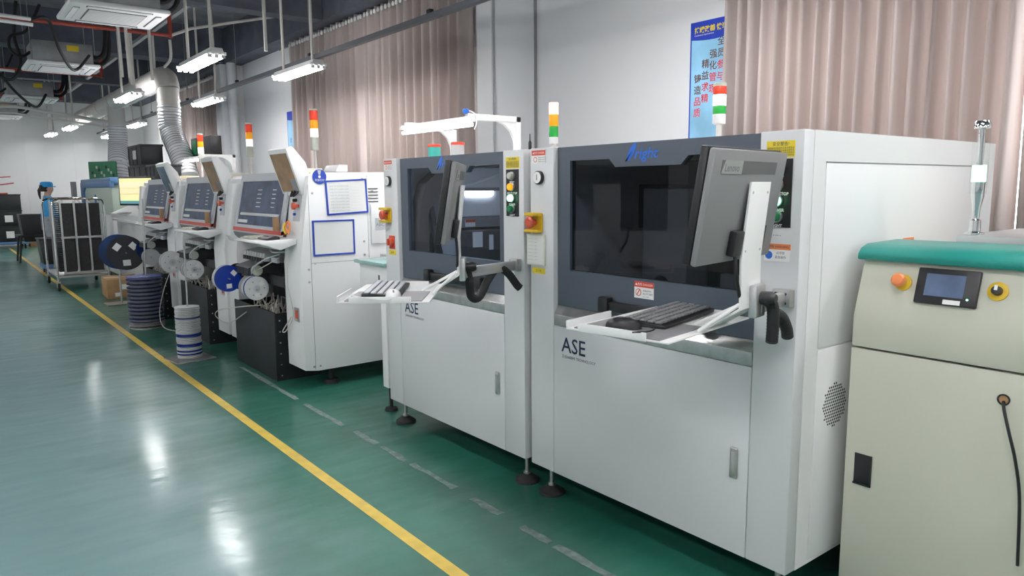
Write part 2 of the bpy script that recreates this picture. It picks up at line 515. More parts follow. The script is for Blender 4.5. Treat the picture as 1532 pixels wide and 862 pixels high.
# columns and beams
for yc, w, dep in ((5.94, .25, .58), (14.88, .4, .44)):
    structure(MB().box(XW - dep, XW - .001, yc, yc + w, 0, 3.85).build('column', 'wall', bev=.008))
for yb, bw in ((5.7, .45), (10.3, .3), (14.85, .5), (19.2, .3), (23.3, .5), (1.2, .3), (-3, .4)):
    structure(MB().box(XL, XW - .36, yb, yb + bw, 3.86, ZC - .002).build('beam', 'beam'))
structure(MB().box(XW - .35, XW - .002, YB, YF, 3.86, ZC - .002).build('beam', 'beam'))
structure(MB().box(0.3, .6, YB, YF - .6, 4.1, ZC - .002).build('beam', 'beam'))
structure(MB().box(XW - .04, XW - .003, 5.935, 5.938, 0, 3.8).build('trim_1', 'midgrey'))
# conduit running down the near column edge, corner pipe on the far column
structure(MB().tube([(4.44, 5.925, .0), (4.44, 5.925, 3.85)], .012).build('trim_2', 'galv'))
structure(MB().tube([(4.74, 14.78, 0), (4.74, 14.78, 3.9)], .085, seg=12).cyl((4.74, 14.78, 3.0), (4.74, 14.78, 3.06), .1).build('trim_3', 'wall'))
# floor markings
structure(MB().box(1.405, 1.462, YB + 1, YF - 1, 0, .0015).build('floor_line', 'yline'))
y = 1.0
while y < 6.0:
    L = random.uniform(.15, .7)
    xx = 1.872 + random.uniform(-.006, .006)
    mb = MB(); n = 6
    pl = [(xx - .018 + random.uniform(-.008, .008), y + L * k / n) for k in range(n + 1)]
    pr = [(xx + .018 + random.uniform(-.008, .008), y + L * k / n) for k in range(n, -1, -1)]
    mb.prism(pl + pr, 'z', 0, .0012)
    structure(mb.build('worn_floor_line', 'gline', flat=True))
    y += L + random.uniform(.03, .16)

# ------------------------------------------------------------------ curtains
def curtain(y0, y1, zb, zt, x, label, seed, pitch=.105):
    rnd = random.Random(seed)
    t = thing('curtain', label, 'curtain', (x, y0, 0), group='window curtains')
    n = int((y1 - y0) / pitch * 10)
    ph = 0; cols = []
    for i in range(n + 1):
        f = i / n; y = (y1 - y0) * f
        ph += 2 * PI / 10 * rnd.uniform(.75, 1.25)
        amp = rnd.uniform(.85, 1.1)
        cols.append((y, (math.sin(ph) + .25 * math.sin(2 * ph + 1)) * (.048 if pitch < .15 else .062) * amp, math.sin(ph * .5 + 1) * .02, ph))
    bm = bmesh.new()
    zs = [zb, zb + (zt - zb) * .35, zb + (zt - zb) * .7, zt - .12, zt]
    grid = []
    for j, z in enumerate(zs):
        k = 1.25 - .35 * j / 4
        grid.append([bm.verts.new((dx * k + s * (1 - j / 4), yy + .01 * math.sin(p * .7 + j), z)) for yy, dx, s, p in cols])
    for A, B in zip(grid, grid[1:]):
        for i in range(n):
            bm.faces.new([A[i], A[i + 1], B[i + 1], B[i]])
    me = bpy.data.meshes.new('cloth'); bm.to_mesh(me); bm.free()
    for p in me.polygons: p.use_smooth = True
    me.materials.append(MATS['curtain'])
    o = bpy.data.objects.new('cloth', me); C.objects.link(o); o.parent = t
    mod = o.modifiers.new('thick', 'SOLIDIFY'); mod.thickness = .004
    # chrome grommets where each fold meets the rod
    ring = None
    last = -1
    for yy, dx, s, p in cols:
        kk = int(p / (2 * PI)) if pitch < .15 else int(p / PI)
        if kk != last:
            last = kk
            if ring is None:
                ring = MB().lathe([(.014, -.008), (.030, -.008), (.030, .008), (.014, .008)], axis='x', seg=12).build('grommet', 'white', t)
            else:
                r = ring.copy(); C.objects.link(r); r.parent = t; ring = r
            ring.location = (-.082, yy, zt - .07)
    return t
CX = 4.87
curtain(1.55, 3.52, .95, 3.86, CX, 'pale brown curtain beside the tall blue poster with Chinese slogans', 1)
curtain(-1.3, 1.53, .95, 3.86, CX, 'pale brown curtain behind the beige machine at the right edge', 2)
curtain(6.95, 9.42, .95, 3.83, CX, 'pale brown curtain between the white pillar and the work lamp gantry', 3, .20)
curtain(9.46, 11.18, .95, 3.83, CX, 'pale brown curtain above the pair of blue-framed notice boards', 4, .20)
curtain(11.22, 11.98, .95, 3.83, CX, 'narrow pale brown curtain next to the small blue poster', 5, .20)
curtain(16.15, 18.0, .95, 3.83, CX, 'far pale brown curtain right of the bright gap behind the flexible hose', 6, .20)
curtain(18.12, 19.75, .95, 3.83, CX, 'far pale brown curtain left of the bright gap behind the flexible hose', 7, .20)
for a, b, lab in ((-1.4, 3.6, 'steel curtain rod above the curtain at the right edge'), (6.8, 12.55, 'steel curtain rod over the curtains behind the mounting machines'),
                  (16.0, 19.9, 'steel curtain rod over the farthest curtains')):
    t = thing('curtain_rod', lab, 'curtain rod', (CX - .01, a, 3.78))
    MB().tube([(0, 0, 0), (0, b - a, 0)], .012).build('rod', 'chrome', t)
    for k in range(int((b - a) / 1.2) + 1):
        MB().box(0, XW - CX + .008, k * 1.2 + .05, k * 1.2 + .07, -.01, .01).build('bracket', 'chrome', t)

# ------------------------------------------------------------------ posters
def poster(y0, y1, z0, z1, label, full):
    t = thing('wall_poster', label, 'poster', (XW - .012, y1, z0))
    W = y1 - y0; H = z1 - z0
    MB().box(0, .011, -W, 0, 0, H).build('board', 'poster', t)
    MB().box(-.0006, 0, -.012, 0, 0, H).build('edge_strip', 'poster_dark', t)
    # navy header with a curved lower edge
    pts = [(0, H), (0, H - .135)] + [(-W * k / 12, H - .135 - .03 * math.sin(PI * k / 12 * 1.2) + .08 * (k / 12) ** 2) for k in range(1, 13)] + [(-W, H)]
    MB().prism([(a, b) for a, b in pts], 'x', -.0012, 0).build('header', 'poster_dark', t, flat=True)
    pts = [(0, 0), (0, .30)] + [(-W * k / 10, .30 + .06 * math.sin(k * 1.7) - .02 * k / 10) for k in range(1, 11)] + [(-W, 0)]
    MB().prism(pts, 'x', -.0008, 0).build('cloud_print', 'poster_white', t, flat=True)
    if full:
        fronttext('持续改善 快速反应', .050, -.04, H - .085, -.002, 'sticker_yellow', t, bold=.002)
        fronttext('Continuous improvement', .018, -.04, H - .112, -.002, 'paper', t)
        for k, (s, top) in enumerate((('铸造品质', .885), ('精益求精', .995), ('强化管理', 1.065), ('全员参与', 1.155))):
            for j, ch in enumerate(s):
                fronttext(ch, .074, -.045 - k * .0735, top - j * .090, -.002,
                          'poster_brown' if (j < 2) else 'poster_red', t, bold=.001)
    else:
        for k in range(2):
            for j, ch in enumerate('安全生产品质' if k else '团结务实创新'):
                fronttext(ch, .085, -.10 - k * .16, H - .42 - j * .13 - (0 if k else .1), -.002, 'poster_dark', t)
    return t
poster(3.25, 3.975, 1.40, 2.76, 'tall blue poster with red and brown Chinese slogans beside the near curtain', True)
poster(12.02, 12.70, 1.55, 2.78, 'small far blue poster left of the middle curtains', False)

# ------------------------------------------------------------------ lights on poles
light_proto = None
def light(x, y, label, z=2.88, poles=True, zt=ZC, pipe2=True):
    global light_proto
    if light_proto is None:
        t = thing('ceiling_light', label, 'light', (0, 0, 0), group='triple tube ceiling lights')
        MB().prism([(-.085, .0), (.085, .0), (.06, .06), (-.06, .06)], 'y', -.62, .62).build('housing', 'white', t, bev=.004)
        for k in (-1, 0, 1):
            tb = MB().cyl((k * .068, -.60, -.024), (k * .068, .60, -.024), .018, seg=10).build('tube', 'tube', t)
            for e in (-.61, .61):
                if k == 1:
                    MB().box(-.10, .10, e - .012, e + .012, -.012, .02).build('end_bar', 'white', t)
                MB().box(k * .068 - .02, k * .068 + .02, e - .012, e + .012, -.044, .002).build('tube_socket', 'white', t)
        for e in (-.45, .45):
            MB().tube([(0, e, .07), (0, e, 1.61)], .018).build('hanger_pole', 'pipe', t)
        light_proto = t
        t.location = (x, y, z)
        return t
    t = copy_tree(light_proto)
    t.location = (x, y, z)
    t['label'] = label
    return t
rows = [
    (2.5, 8.85, 'large bright tube light hung over the front of the mounting machines'),
    (2.5, 12.7, 'bright tube light hung beside the upper end of the white duct'),
    
    (2.60, 19.5, 'right one of the two small far lights left of the duct'),
    (2.50, 22.0, 'left one of the two small far lights near the far wall'),
    (3.66, 8.9, 'tube light hung below the grey track in front of the middle curtains'),
    (3.66, 12.65, 'tube light hung below the grey track next to the far corner pillar'),
    (3.66, 17.9, 'far tube light between the two flexible hoses'),
    (3.80, 22.0, 'tiny far light half hidden by the far flexible hose'),
    (2.5, 4.3, 'tube light above the screening machines, out of view'),
    (2.5, .6, 'tube light above the aisle beside the camera, out of view'),
    (2.5, -3.2, 'tube light behind the camera on the machine side, out of view'),
    (3.66, 3.2, 'tube light above the back of the near machine, out of view'),
    (3.66, -.6, 'tube light above the beige machine, out of view'),
    (2.5, -6.8, 'added tube light far behind the camera on the machine side, out of view'),  # this and the next two: added unseen, to light faces toward the camera
    (3.66, -4.4, 'added tube light behind the camera near the window wall, out of view'),
    (3.66, -8.2, 'added tube light at the rear of the room near the window wall, out of view'),
    (.7, 3.3, 'added tube light above the aisle ahead of the camera, out of view'),  # extra row over the aisle, added unseen to brighten machine fronts and sides
    (.7, .3, 'added tube light straight above the camera, out of view'),
    (.7, -2.8, 'added tube light above the aisle just behind the camera, out of view'),
    (.7, -6.2, 'added tube light above the aisle farther behind the camera, out of view'),
]
for x, y, lab in rows:
    light(x, y, lab)
for i, x in enumerate((-1.4, -4.2)):  # made-up rows left of the view, added to fill the room with light
    for j, y in enumerate((-7.0, -3.0, 1.2, 5.4, 9.6, 14.5, 20.0)):
        light(x, y, 'added unseen tube light over the %s left aisle, %s from the far wall' % (('near', 'outer')[i],
              ('seventh', 'sixth', 'fifth', 'fourth', 'third', 'second', 'first')[j]))
# grey overhead track along the line
t = thing('overhead_track', 'long dark grey cable track hung in front of the curtains', 'track', (3.70, -1, 2.965))
MB().box(-.03, .03, 0, 24, 0, .05).build('track', 'rail', t)
for k in range(9):
    MB().tube([(0, 1.5 + k * 2.7, .05), (0, 1.5 + k * 2.7, ZC - 2.965)], .004, seg=6).build('drop_wire', 'galv', t)
    MB().box(-.02, .02, 1.47 + k * 2.7, 1.53 + k * 2.7, .05, .09).build('clamp', 'black', t)

# ------------------------------------------------------------------ air conditioners
ac_proto = None
def aircon(x, y, label):
    global ac_proto
    if ac_proto is None:
        t = thing('air_conditioner', label, 'air conditioner', (x, y, 3.25), group='ceiling cassette air conditioners')
        MB().prism([(-.46, -.46), (.46, -.46), (.46, .46), (-.46, .46)], 'z', .0, .05).build('panel', 'ac', t, bev=.02)
        g = MB().box(-.27, .27, -.27, .27, -.006, .002).build('grille', 'acgrey', t)
        for k in range(13):
            MB().box(-.26, .26, -.255 + k * .0425 - .009, -.255 + k * .0425 + .009, -.014, -.004).build('grille_bar', 'ac', g)
        for s in (-1, 1):
            MB().box(s * .375 - .028, s * .375 + .028, -.30, .30, -.004, .002).build('air_slot', 'dark', t)
            MB().box(-.30, .30, s * .375 - .028, s * .375 + .028, -.004, .002).build('air_slot', 'dark', t)
            MB().box(s * .378 - .024, s * .378 + .024, -.29, .29, -.010, -.003).build('louvre', 'ac', t)
            MB().box(-.29, .29, s * .378 - .024, s * .378 + .024, -.010, -.003).build('louvre', 'ac', t)
        MB().box(-.38, .38, -.38, .38, .05, .34).build('body', 'galv', t, bev=.01)
        MB().box(.05, .20, -.386, -.380, .22, .30).build('warning_label', 'sticker_yellow', t)
        for a in (-1, 1):
            for b in (-1, 1):
                MB().tube([(a * .40, b * .40, .2), (a * .40, b * .40, 1.24)], .006, seg=6).build('hanger_rod', 'galv', t)
        MB().tube([(.38, -.1, .2), (.50, -.12, .2), (.58, -.15, .32), (.62, -.1, .7), (.62, .1, 1.0), (.6, .8, 1.05)], .035, smooth=5).build('hose', 'rubber', t)
        MB().tube([(.38, .05, .15), (.55, .0, .13), (.66, .0, .3), (.68, .05, .75), (.66, .4, 1.02)], .028, smooth=5).build('hose', 'rubber', t)
        MB().tube([(-.38, -.1, .2), (-.5, -.15, .12), (-.62, -.15, .2), (-.6, -.1, .4), (-.4, -.1, .5), (-.2, .0, .9)], .02, smooth=5).build('hose', 'rubber', t)
        ac_proto = t
        return t
    t = copy_tree(ac_proto)
    t.location = (x, y, 3.25)
    t['label'] = label
    return t
aircon(1.66, 8.87, 'nearest and largest ceiling cassette air conditioner at the top left')
aircon(1.68, 13.05, 'second ceiling cassette air conditioner from the front')
aircon(1.70, 17.8, 'third ceiling cassette air conditioner from the front')
aircon(1.45, 22.3, 'farthest small ceiling cassette air conditioner near the far wall')

# ------------------------------------------------------------------ pipes under the ceiling
def pipe(name, pts, r, m, label, cat='pipe', smooth=0, group=None):
    o = MB().tube(pts, r, seg=8, smooth=smooth).build(name, m)
    return tag(o, label, cat, group)
def redpipe(y, z, x1, lab):
    t = thing('sprinkler_pipe', lab, 'pipe', (0, y, z))
    MB().tube([(-4, 0, 0), (x1, 0, 0)], .025).build('main', 'redpipe', t)
    MB().tube([(x1, 0, -.03), (x1, 0, .35)], .028).build('riser', 'redpipe', t)
    for x in (-1.2, .9, 1.9):
        MB().tube([(x, 0, 0), (x, 0, ZC - z)], .005, seg=6).build('hanger_rod', 'galv', t)
        MB().lathe([(.03, -.02), (.035, 0), (.03, .02)], (x, 0, 0), 'x', 10).build('clamp', 'redpipe', t)
redpipe(11.35, 3.6, 2.83, 'red sprinkler pipe just behind the nearest air conditioner')
redpipe(15.9, 3.58, 2.70, 'red sprinkler pipe just behind the second air conditioner')
redpipe(20.5, 3.60, 2.60, 'red sprinkler pipe behind the third air conditioner')
redpipe(9.9, 3.95, 1.0, 'short red pipe over the white conduits at the top left')
pipe('conduit', [(2.83, 11.35, 3.60), (3.1, 11.3, 3.72), (4.3, 11.0, 4.0)], .02, 'pipe', 'white conduit sloping up from the end of the red pipe')
pipe('conduit', [(2.83, 11.40, 3.55), (2.83, 11.42, 3.30), (2.78, 11.6, 3.2)], .02, 'pipe', 'short white pipe dropping from the red pipe above the duct', smooth=4)
for k, (x, y, x2, lab) in enumerate(((2.05, 9.6, 2.0, 'left white conduit of the pair below the nearest air conditioner'),
                                     (2.14, 9.6, 2.1, 'right white conduit of the pair below the nearest air conditioner'),
                                     (2.30, 10.3, 2.30, 'single white conduit right of the pair below the nearest air conditioner'))):
    pipe('conduit', [(x, y + 1.2, ZC), (x + .1, y + 1.6, 2.96)], .02, 'pipe', lab)
for k, (x, y, lab) in enumerate(((2.52, 11.2, 'white conduit drop left of the duct elbow'), (3.02, 8.2, 'white conduit drop right of the large bright light'),
                                 (3.2, 14.0, 'white conduit drop running down behind the duct'))):
    pipe('conduit', [(x, y, ZC), (x, y, 2.2 if k == 2 else 2.95)], .02, 'pipe', lab)
pipe('conduit', [(.0, 10.7, 3.52), (1.12, 10.78, 3.50)], .022, 'white', 'upper white bar at the top left edge')
pipe('conduit', [(.0, 10.15, 3.36), (1.08, 10.25, 3.34)], .022, 'white', 'lower white bar at the top left edge')
pipe('conduit', [(.2, 14.8, 3.50), (.92, 14.85, 3.48)], .022, 'white', 'white bar left of the second air conditioner, upper')
pipe('conduit', [(.2, 14.2, 3.36), (1.2, 14.3, 3.34)], .022, 'white', 'white bar left of the second air conditioner, lower')
pipe('conduit', [(-3, 22.6, 3.40), (1.6, 19.5, 3.28), (3.0, 16.4, 2.75)], .035, 'pipe', 'long thin pipe crossing in front of the far wall to the duct')
pipe('conduit', [(-3, 22.9, 3.28), (1.6, 19.8, 3.16), (3.0, 16.6, 2.68)], .02, 'pipe', 'thinner pipe just below the long pipe crossing the far wall')
pipe('cable', [(1.12, 10.8, 3.5), (1.35, 11.2, 3.6), (1.5, 11.6, 3.3), (1.75, 12.3, 3.15), (2.0, 12.6, 3.42)], .02, 'rubber', 'black cable sagging from the white bars to the second air conditioner', 'cable', 6)
pipe('cable', [(.95, 14.8, 3.5), (1.1, 15.2, 3.35), (1.35, 15.6, 3.1), (1.65, 16.2, 2.98), (1.9, 17.0, 3.3)], .022, 'rubber', 'black cable sagging towards the third air conditioner', 'cable', 6)
pipe('cable', [(.9, 14.3, 3.3), (1.15, 14.2, 3.2), (1.3, 14.3, 3.5), (1.25, 14.4, 3.9), (1.3, 14.2, 4.4)], .025, 'rubber', 'black hose looping left of the second air conditioner', 'cable', 6)
tag(MB().box(2.93, 2.99, 9.0, 22.0, 3.92, 3.98).build('cable_tray', 'galv'), 'thin galvanised tray under the ceiling above the duct', 'tray')

# ------------------------------------------------------------------ duct with two drops and flexible hoses
t = thing('exhaust_duct', 'large cream exhaust duct under the ceiling with two vertical drops', 'duct', (2.93, 12.1, 0))
MB().tube([(0, 0, 2.95), (0, .02, 3.02), (0, .09, 3.11), (0, .2, 3.145), (0, .32, 3.15), (0, 8.2, 3.15)], .165, seg=24).build('main_duct', 'duct', t)
for k in range(1, 6):
    MB().cyl((0, k * 1.3 - .02, 3.15), (0, k * 1.3 + .02, 3.15), .172, seg=24).build('joint_band', 'duct', t)
for yy, zb in ((0, 2.63), (4.0, 2.62)):
    MB().cyl((0, yy, 3.05 if yy else 2.97), (0, yy, zb), .15, seg=24).build('drop', 'duct', t)
    MB().cyl((0, yy, zb + .14), (0, yy, zb + .17), .157, seg=24).build('joint_band', 'duct', t)
def flex(path, r, label):
    P = [Vector(p) for p in path]
    pts = []
    for i in range(len(P) - 1):
        a = P[max(i - 1, 0)]; b = P[i]; c = P[i + 1]; d = P[min(i + 2, len(P) - 1)]
        for k in range(24):
            u = k / 24
            pts.append(0.5 * ((2 * b) + (c - a) * u + (2 * a - 5 * b + 4 * c - d) * u * u + (3 * b - a - 3 * c + d) * u ** 3))
    pts.append(P[-1])
    t = thing('flexible_hose', label, 'hose', path[0])
    off = Vector(path[0])
    L = [0.0]
    for p, q in zip(pts, pts[1:]):
        L.append(L[-1] + (q - p).length)
    rr = [r * (1 + .035 * math.sin(l / .052 * 2 * PI)) for l in L]
    MB().tube([p - off for p in pts], rr, seg=20).build('sleeve', 'hose', t)
    # spring wire rings
    n = int(L[-1] / .052)
    for k in range(n):
        l = (k + .3) * .052
        i = max(j for j in range(len(L)) if L[j] <= l)
        i = min(i, len(pts) - 2)
        d = (pts[i + 1] - pts[i]).normalized()
        c = pts[i] + d * (l - L[i]) - off
        u = d.orthogonal().normalized(); w = d.cross(u)
        ring = [c + (u * math.cos(2 * PI * q / 20) + w * math.sin(2 * PI * q / 20)) * (r * 1.03) for q in range(21)]
        MB().tube(ring, .006, seg=5).build('wire_ring', 'galv', t)
    return t
flex([(2.93, 12.1, 2.70), (2.93, 12.08, 2.35), (2.95, 11.7, 1.95), (2.96, 11.45, 1.62)], .155, 'bent silver flexible hose hanging from the near duct drop')
flex([(2.93, 16.1, 2.69), (2.92, 16.1, 2.3), (2.86, 15.9, 1.95), (2.84, 15.85, 1.62)], .165, 'straight silver flexible hose hanging from the far duct drop')

# ------------------------------------------------------------------ inspection machines (the two with ASE lettering)
W = 1.335
def ase(loc, label, right):
    t = thing('inspection_machine', label, 'machine', loc)
    # shell: hollow above the work level so that the window looks into a real chamber
    b = MB()
    b.box(.06, 1.54, 0.0, W, .145, .93)
    b.box(.06, 1.54, 0.0, W, 1.585, 1.622)
    b.box(.06, 1.54, 0.0, .10, .93, 1.585); b.box(.06, 1.54, W - .10, W, .93, 1.585)
    b.box(1.0, 1.54, .10, W - .10, .93, 1.585)
    b.build('body', 'panel_side', t)
    MB().box(.10, 1.5, .06, W - .06, .10, .144).build('under_shade', 'dark', t)  # dark slab standing in for the shadow beneath the body
    MB().box(0, .06, 0, .155, .145, 1.622).build('right_post', 'panel', t, bev=.004)
    MB().box(0, .06, 1.176, W, .145, 1.622).build('left_post', 'panel', t, bev=.004)
    d = MB().box(0, .055, .1575, 1.1735, .145, .836).build('front_door', 'panel', t, bev=.003)
    h = MB().prism([(.195, .425), (.225, .425), (.225, .54), (.195, .54)], 'x', -.012, 0).build('handle', 'steel', d, bev=.008, seg=3)
    MB().box(-.016, -.010, .202, .218, .44, .525).build('handle_grip', 'alu', d, bev=.004)
    MB().prism([(0, .8385), (0, .886), (.026, .924), (.07, .924), (.07, .8385)], 'y', .157, 1.174).build('ledge', 'steel', t, bev=.002)
    # hood frame with the notched window opening
    x0, x1 = .024, .058
    ya, yb, ybn, yan = .215, 1.095, .863, .465
    h = MB()
    h.box(x0, x1, .157, ya, .925, 1.62); h.box(x0, x1, yb, 1.174, .925, 1.62)
    h.box(x0, x1, ya, yb, .925, 1.088)
    h.prism([(ya, 1.62), (yb, 1.62), (yb, 1.561), (ybn, 1.561), (ybn - .034, 1.528), (yan + .034, 1.528), (yan, 1.561), (ya, 1.561)], 'x', x0, x1)
    hood = h.build('hood', 'hood', t)
    MB().box(.036, .042, ya, yb, 1.088, 1.561).build('window_glass', 'tinted_glass' if right else 'smoked_glass', hood)
    # hood grip bar
    gb = MB().box(-.006, .024, .36, .86, .942, .985).box(-.016, .024, .83, .885, .935, 1.0).box(-.016, .024, .335, .39, .935, 1.0)
    gb.build('hood_grip', 'black', hood, bev=.008)
    # chamber
    MB().box(.99, .998, .102, W - .102, .932, 1.583).build('chamber_back', 'midgrey' if not right else 'dark', t)
    MB().box(.07, .985, .102, W - .102, .930, .936).build('chamber_floor', 'dark' if right else 'midgrey', t)
    if right:
        MB().box(.35, .50, .72, .97, .936, 1.44).build('gantry_column', 'midgrey', t, bev=.006)
        MB().box(.55, .75, .14, 1.18, 1.25, 1.46).build('gantry_beam', 'dark', t, bev=.006)
        MB().lathe([(.05, 0), (.06, .02), (.05, .05)], (.33, .86, 1.0), 'x', 18).build('motor', 'black', t)
        MB().tube([(.3, .9, 1.0), (.3, .8, .97), (.3, .66, .955), (.35, .5, .96)], .02, smooth=4).build('cable_guide', 'black', t)
        MB().box(.30, .33, .12, .50, 1.20, 1.40).build('inner_screen', 'black', t)
        for k in range(9):
            MB().box(.298, .3, .15 + k * .036, .168 + k * .036, 1.365, 1.38).build('screen_icon', 'paper', t)
        for k in range(4):
            MB().box(.298, .3, .46, .48, 1.24 + k * .028, 1.255 + k * .028).build('screen_icon', 'paper', t)
        MB().box(.45, .49, .12, .62, 1.0, 1.08).build('rail', 'midgrey', t)
        MB().lathe([(.03, 0), (.035, .03), (.0, .05)], (.4, .28, 1.08), 'z', 12).build('camera_cap', 'l_pale', t)
    else:
        MB().box(.34, .97, 1.00, 1.233, 1.275, 1.57).build('optics_cover', 'white', t, bev=.01)
        MB().box(.36, .56, .985, 1.0, 1.405, 1.430).build('light_bar', 'bar_lamp', t, label='bright white light bar inside the window')
        MB().box(.32, .60, .975, 1.0, 1.43, 1.45).build('light_bar_holder', 'midgrey', t)
        MB().box(.30, .95, .90, 1.20, .94, 1.20).build('camera_head', 'dark', t, bev=.01)
        MB().box(.30, .95, .96, 1.21, 1.215, 1.272).build('head_rail', 'midgrey', t)
        MB().box(.33, .40, .955, .96, 1.22, 1.262).build('warning_plate', 'paper', t)
        MB().box(.33, .40, .954, .955, 1.245, 1.262).build('warning_plate', 'red', t)
        MB().box(.34, .41, .895, .90, 1.10, 1.19).build('connector', 'paper', t)
        MB().box(.46, .49, .895, .90, 1.08, 1.17).build('connector', 'paper', t)
        MB().box(.12, .30, .80, 1.0, .94, .98).build('board_stage', 'pnp', t)
        arc = [(.10, .94), (.14, 1.1), (.15, 1.25), (.19, 1.38), (.27, 1.45), (.34, 1.46), (.34, 1.55), (.22, 1.55), (.13, 1.48), (.085, 1.35), (.07, 1.15), (.065, .94)]
        MB().prism(arc, 'y', 1.06, 1.16).build('cable_carrier', 'carrier', t)
        MB().tube([(.20, 1.15, 1.50), (.16, 1.05, 1.25), (.20, 1.0, .96)], .022, smooth=5).build('air_hose', 'black', t)
        MB().tube([(.60, .95, 1.53), (.45, .92, 1.50), (.3, .9, 1.46), (.2, .88, 1.47)], .008, smooth=5).build('air_hose', 'paper', t)
        MB().prism([(.20, .94), (.30, .94), (.30, 1.30), (.20, 1.18)], 'y', 1.02, 1.10).build('gantry_column', 'panel', t)
        MB().box(.08, .98, .3, .36, 1.572, 1.583).build('chamber_light', 'chamber_lamp', t)
    # gauge
    g = MB().lathe([(.030, 0), (.030, -.014), (.026, -.016)], (0, 1.268, 1.492), 'x', 24).build('pressure_gauge', 'black', t)
    MB().cyl((-.0155, 1.268, 1.492), (-.0185, 1.268, 1.492), .0255, seg=24).build('gauge_dial', 'paper', g)
    MB().box(-.0195, -.0186, 1.2665, 1.2695, 1.480, 1.506).build('gauge_needle', 'ink', g)
    # emergency stop in a yellow guard
    e = MB().box(-.008, 0, 1.246, 1.334, 1.250, 1.334).build('emergency_stop', 'yellow', t, bev=.004)
    for z0, z1, d in ((1.322, 1.336, 1), (1.248, 1.262, -1)):
        MB().prism([(-.006, 1.248), (-.030, 1.250), (-.046, 1.264), (-.050, 1.285), (-.050, 1.318), (-.042, 1.330), (-.006, 1.334)], 'z', z0, z1).build('guard_wing', 'yellow', e, bev=.003)
    MB().lathe([(.014, -.008), (.014, -.03), (.026, -.034), (.028, -.046), (.020, -.052), (0, -.053)], (0, 1.292, 1.292), 'x', 20).build('stop_button', 'estop_red', e)
    # button plate
    bpz0, bpz1 = 1.315, 1.533
    bp = MB().box(-.003, 0, .035, .128, bpz0, bpz1).build('button_plate', 'black', t)
    for k, (mm, tx, zz) in enumerate((('l_pale', 'RESET', 1.503), ('orange_btn', 'MULTI STOP', 1.452), ('lit_green', 'POWER', 1.400), ('green_btn', 'LIGHT', 1.350))):
        MB().lathe([(.0195, -.003), (.0195, -.010), (.017, -.011)], (0, .082, zz), 'x', 20).build('button_ring', 'alu', bp)
        MB().lathe([(.016, -.011), (.016, -.022), (.012, -.026), (0, -.026)], (0, .082, zz), 'x', 20).build('button', mm, bp)
        fronttext(tx, .0135, .082, zz - .034, -.0035, 'paper', bp, align='CENTER', bold=.0004)
    ys = MB().box(-.0015, 0, .030, .130, 1.538, 1.590).build('caution_sticker', 'sticker_yellow', t)
    fronttext('安全警告!', .014, .080, 1.575, -.002, 'ink', ys, align='CENTER')
    for k in range(4):
        fronttext('请按操作规程操作设备注意安全', .0068, .080, 1.565 - k * .0075, -.002, 'ink', ys, align='CENTER')
    # top label on the left post
    st = MB().box(-.0015, 0, 1.228, 1.322, 1.555, 1.612).build('danger_sticker', 'paper', t)
    MB().box(-.002, -.0014, 1.228, 1.322, 1.590, 1.612).build('sticker_header', 'red', st)
    fronttext('▲危险 DANGER', .011, 1.275, 1.597, -.0024, 'paper', st, align='CENTER')
    MB().lathe([(.012, -.0021), (.012, -.0015)], (0, 1.297, 1.572), 'x', 16).build('sticker_symbol', 'red', st)
    MB().lathe([(.009, -.0024), (.009, -.0020)], (0, 1.297, 1.572), 'x', 16).build('sticker_symbol', 'paper', st)
    for k in range(3):
        fronttext('机器运转中请勿开门', .006, 1.278, 1.578 - k * .009, -.002, 'ink', st)
    # danger sign on the hood
    if right:
        s2 = MB().box(x0 - .0015, x0, .615, .715, 1.012, 1.078).build('danger_sign', 'paper', t)
        MB().box(x0 - .002, x0 - .0014, .615, .715, 1.056, 1.078).build('sign_header', 'red', s2)
        fronttext('▲危险 DANGER', .0125, .665, 1.063, x0 - .0024, 'paper', s2, align='CENTER')
        MB().lathe([(.015, x0 - .0022), (.015, x0 - .0015)], (0, .693, 1.035), 'x', 16).build('sign_symbol', 'red', s2)
        MB().lathe([(.012, x0 - .0026), (.012, x0 - .0021)], (0, .693, 1.035), 'x', 16).build('sign_symbol', 'paper', s2)
        MB().prism([(.684, 1.046), (.687, 1.049), (.703, 1.024), (.700, 1.021)], 'x', x0 - .0029, x0 - .0025).build('sign_symbol', 'red', s2)
        fronttext('机器运转中', .0085, .670, 1.040, x0 - .002, 'ink', s2)
        fronttext('禁止开门操作', .0085, .670, 1.028, x0 - .002, 'ink', s2)
        fronttext('Do not open', .0060, .670, 1.018, x0 - .002, 'ink', s2)
        s3 = MB().box(-.0015, 0, .030, .125, 1.205, 1.262).build('warning_sign', 'paper', t)
        MB().box(-.002, -.0014, .030, .125, 1.243, 1.262).build('sign_header', 'orange', s3)
        fronttext('▲警告 WARNING', .0105, .0775, 1.249, -.0024, 'ink', s3, align='CENTER')
        MB().lathe([(.013, -.0022), (.013, -.0015)], (0, .107, 1.224), 'x', 16).build('sign_symbol', 'logo', s3)
        fronttext('必须锁', .010, .080, 1.229, -.002, 'ink', s3)
        fronttext('紧急操作', .010, .085, 1.215, -.002, 'ink', s3)
        fronttext('• ━ •', .012, .08, 1.285, -.002, 'ink', t, align='CENTER')
        n = MB().box(-.010, -.002, 1.225, 1.350, 1.098, 1.238).build('note_sheet', 'cream', t, label='yellowed note sheet with handwriting hung below the emergency stop')
        MB().box(-.0115, -.0098, 1.232, 1.343, 1.104, 1.232).build('note_paper', 'paper', n)
        for k in range(7):
            fronttext('— ~ ·-  ~~ ·', .013, 1.335, 1.215 - k * .016, -.012, 'midgrey', n)
        MB().box(-.0015, 0, 1.232, 1.320, 1.060, 1.086).build('tag_plate', 'sticker_yellow', t)
        fronttext('压力表', .013, 1.276, 1.068, -.002, 'ink', t, align='CENTER')
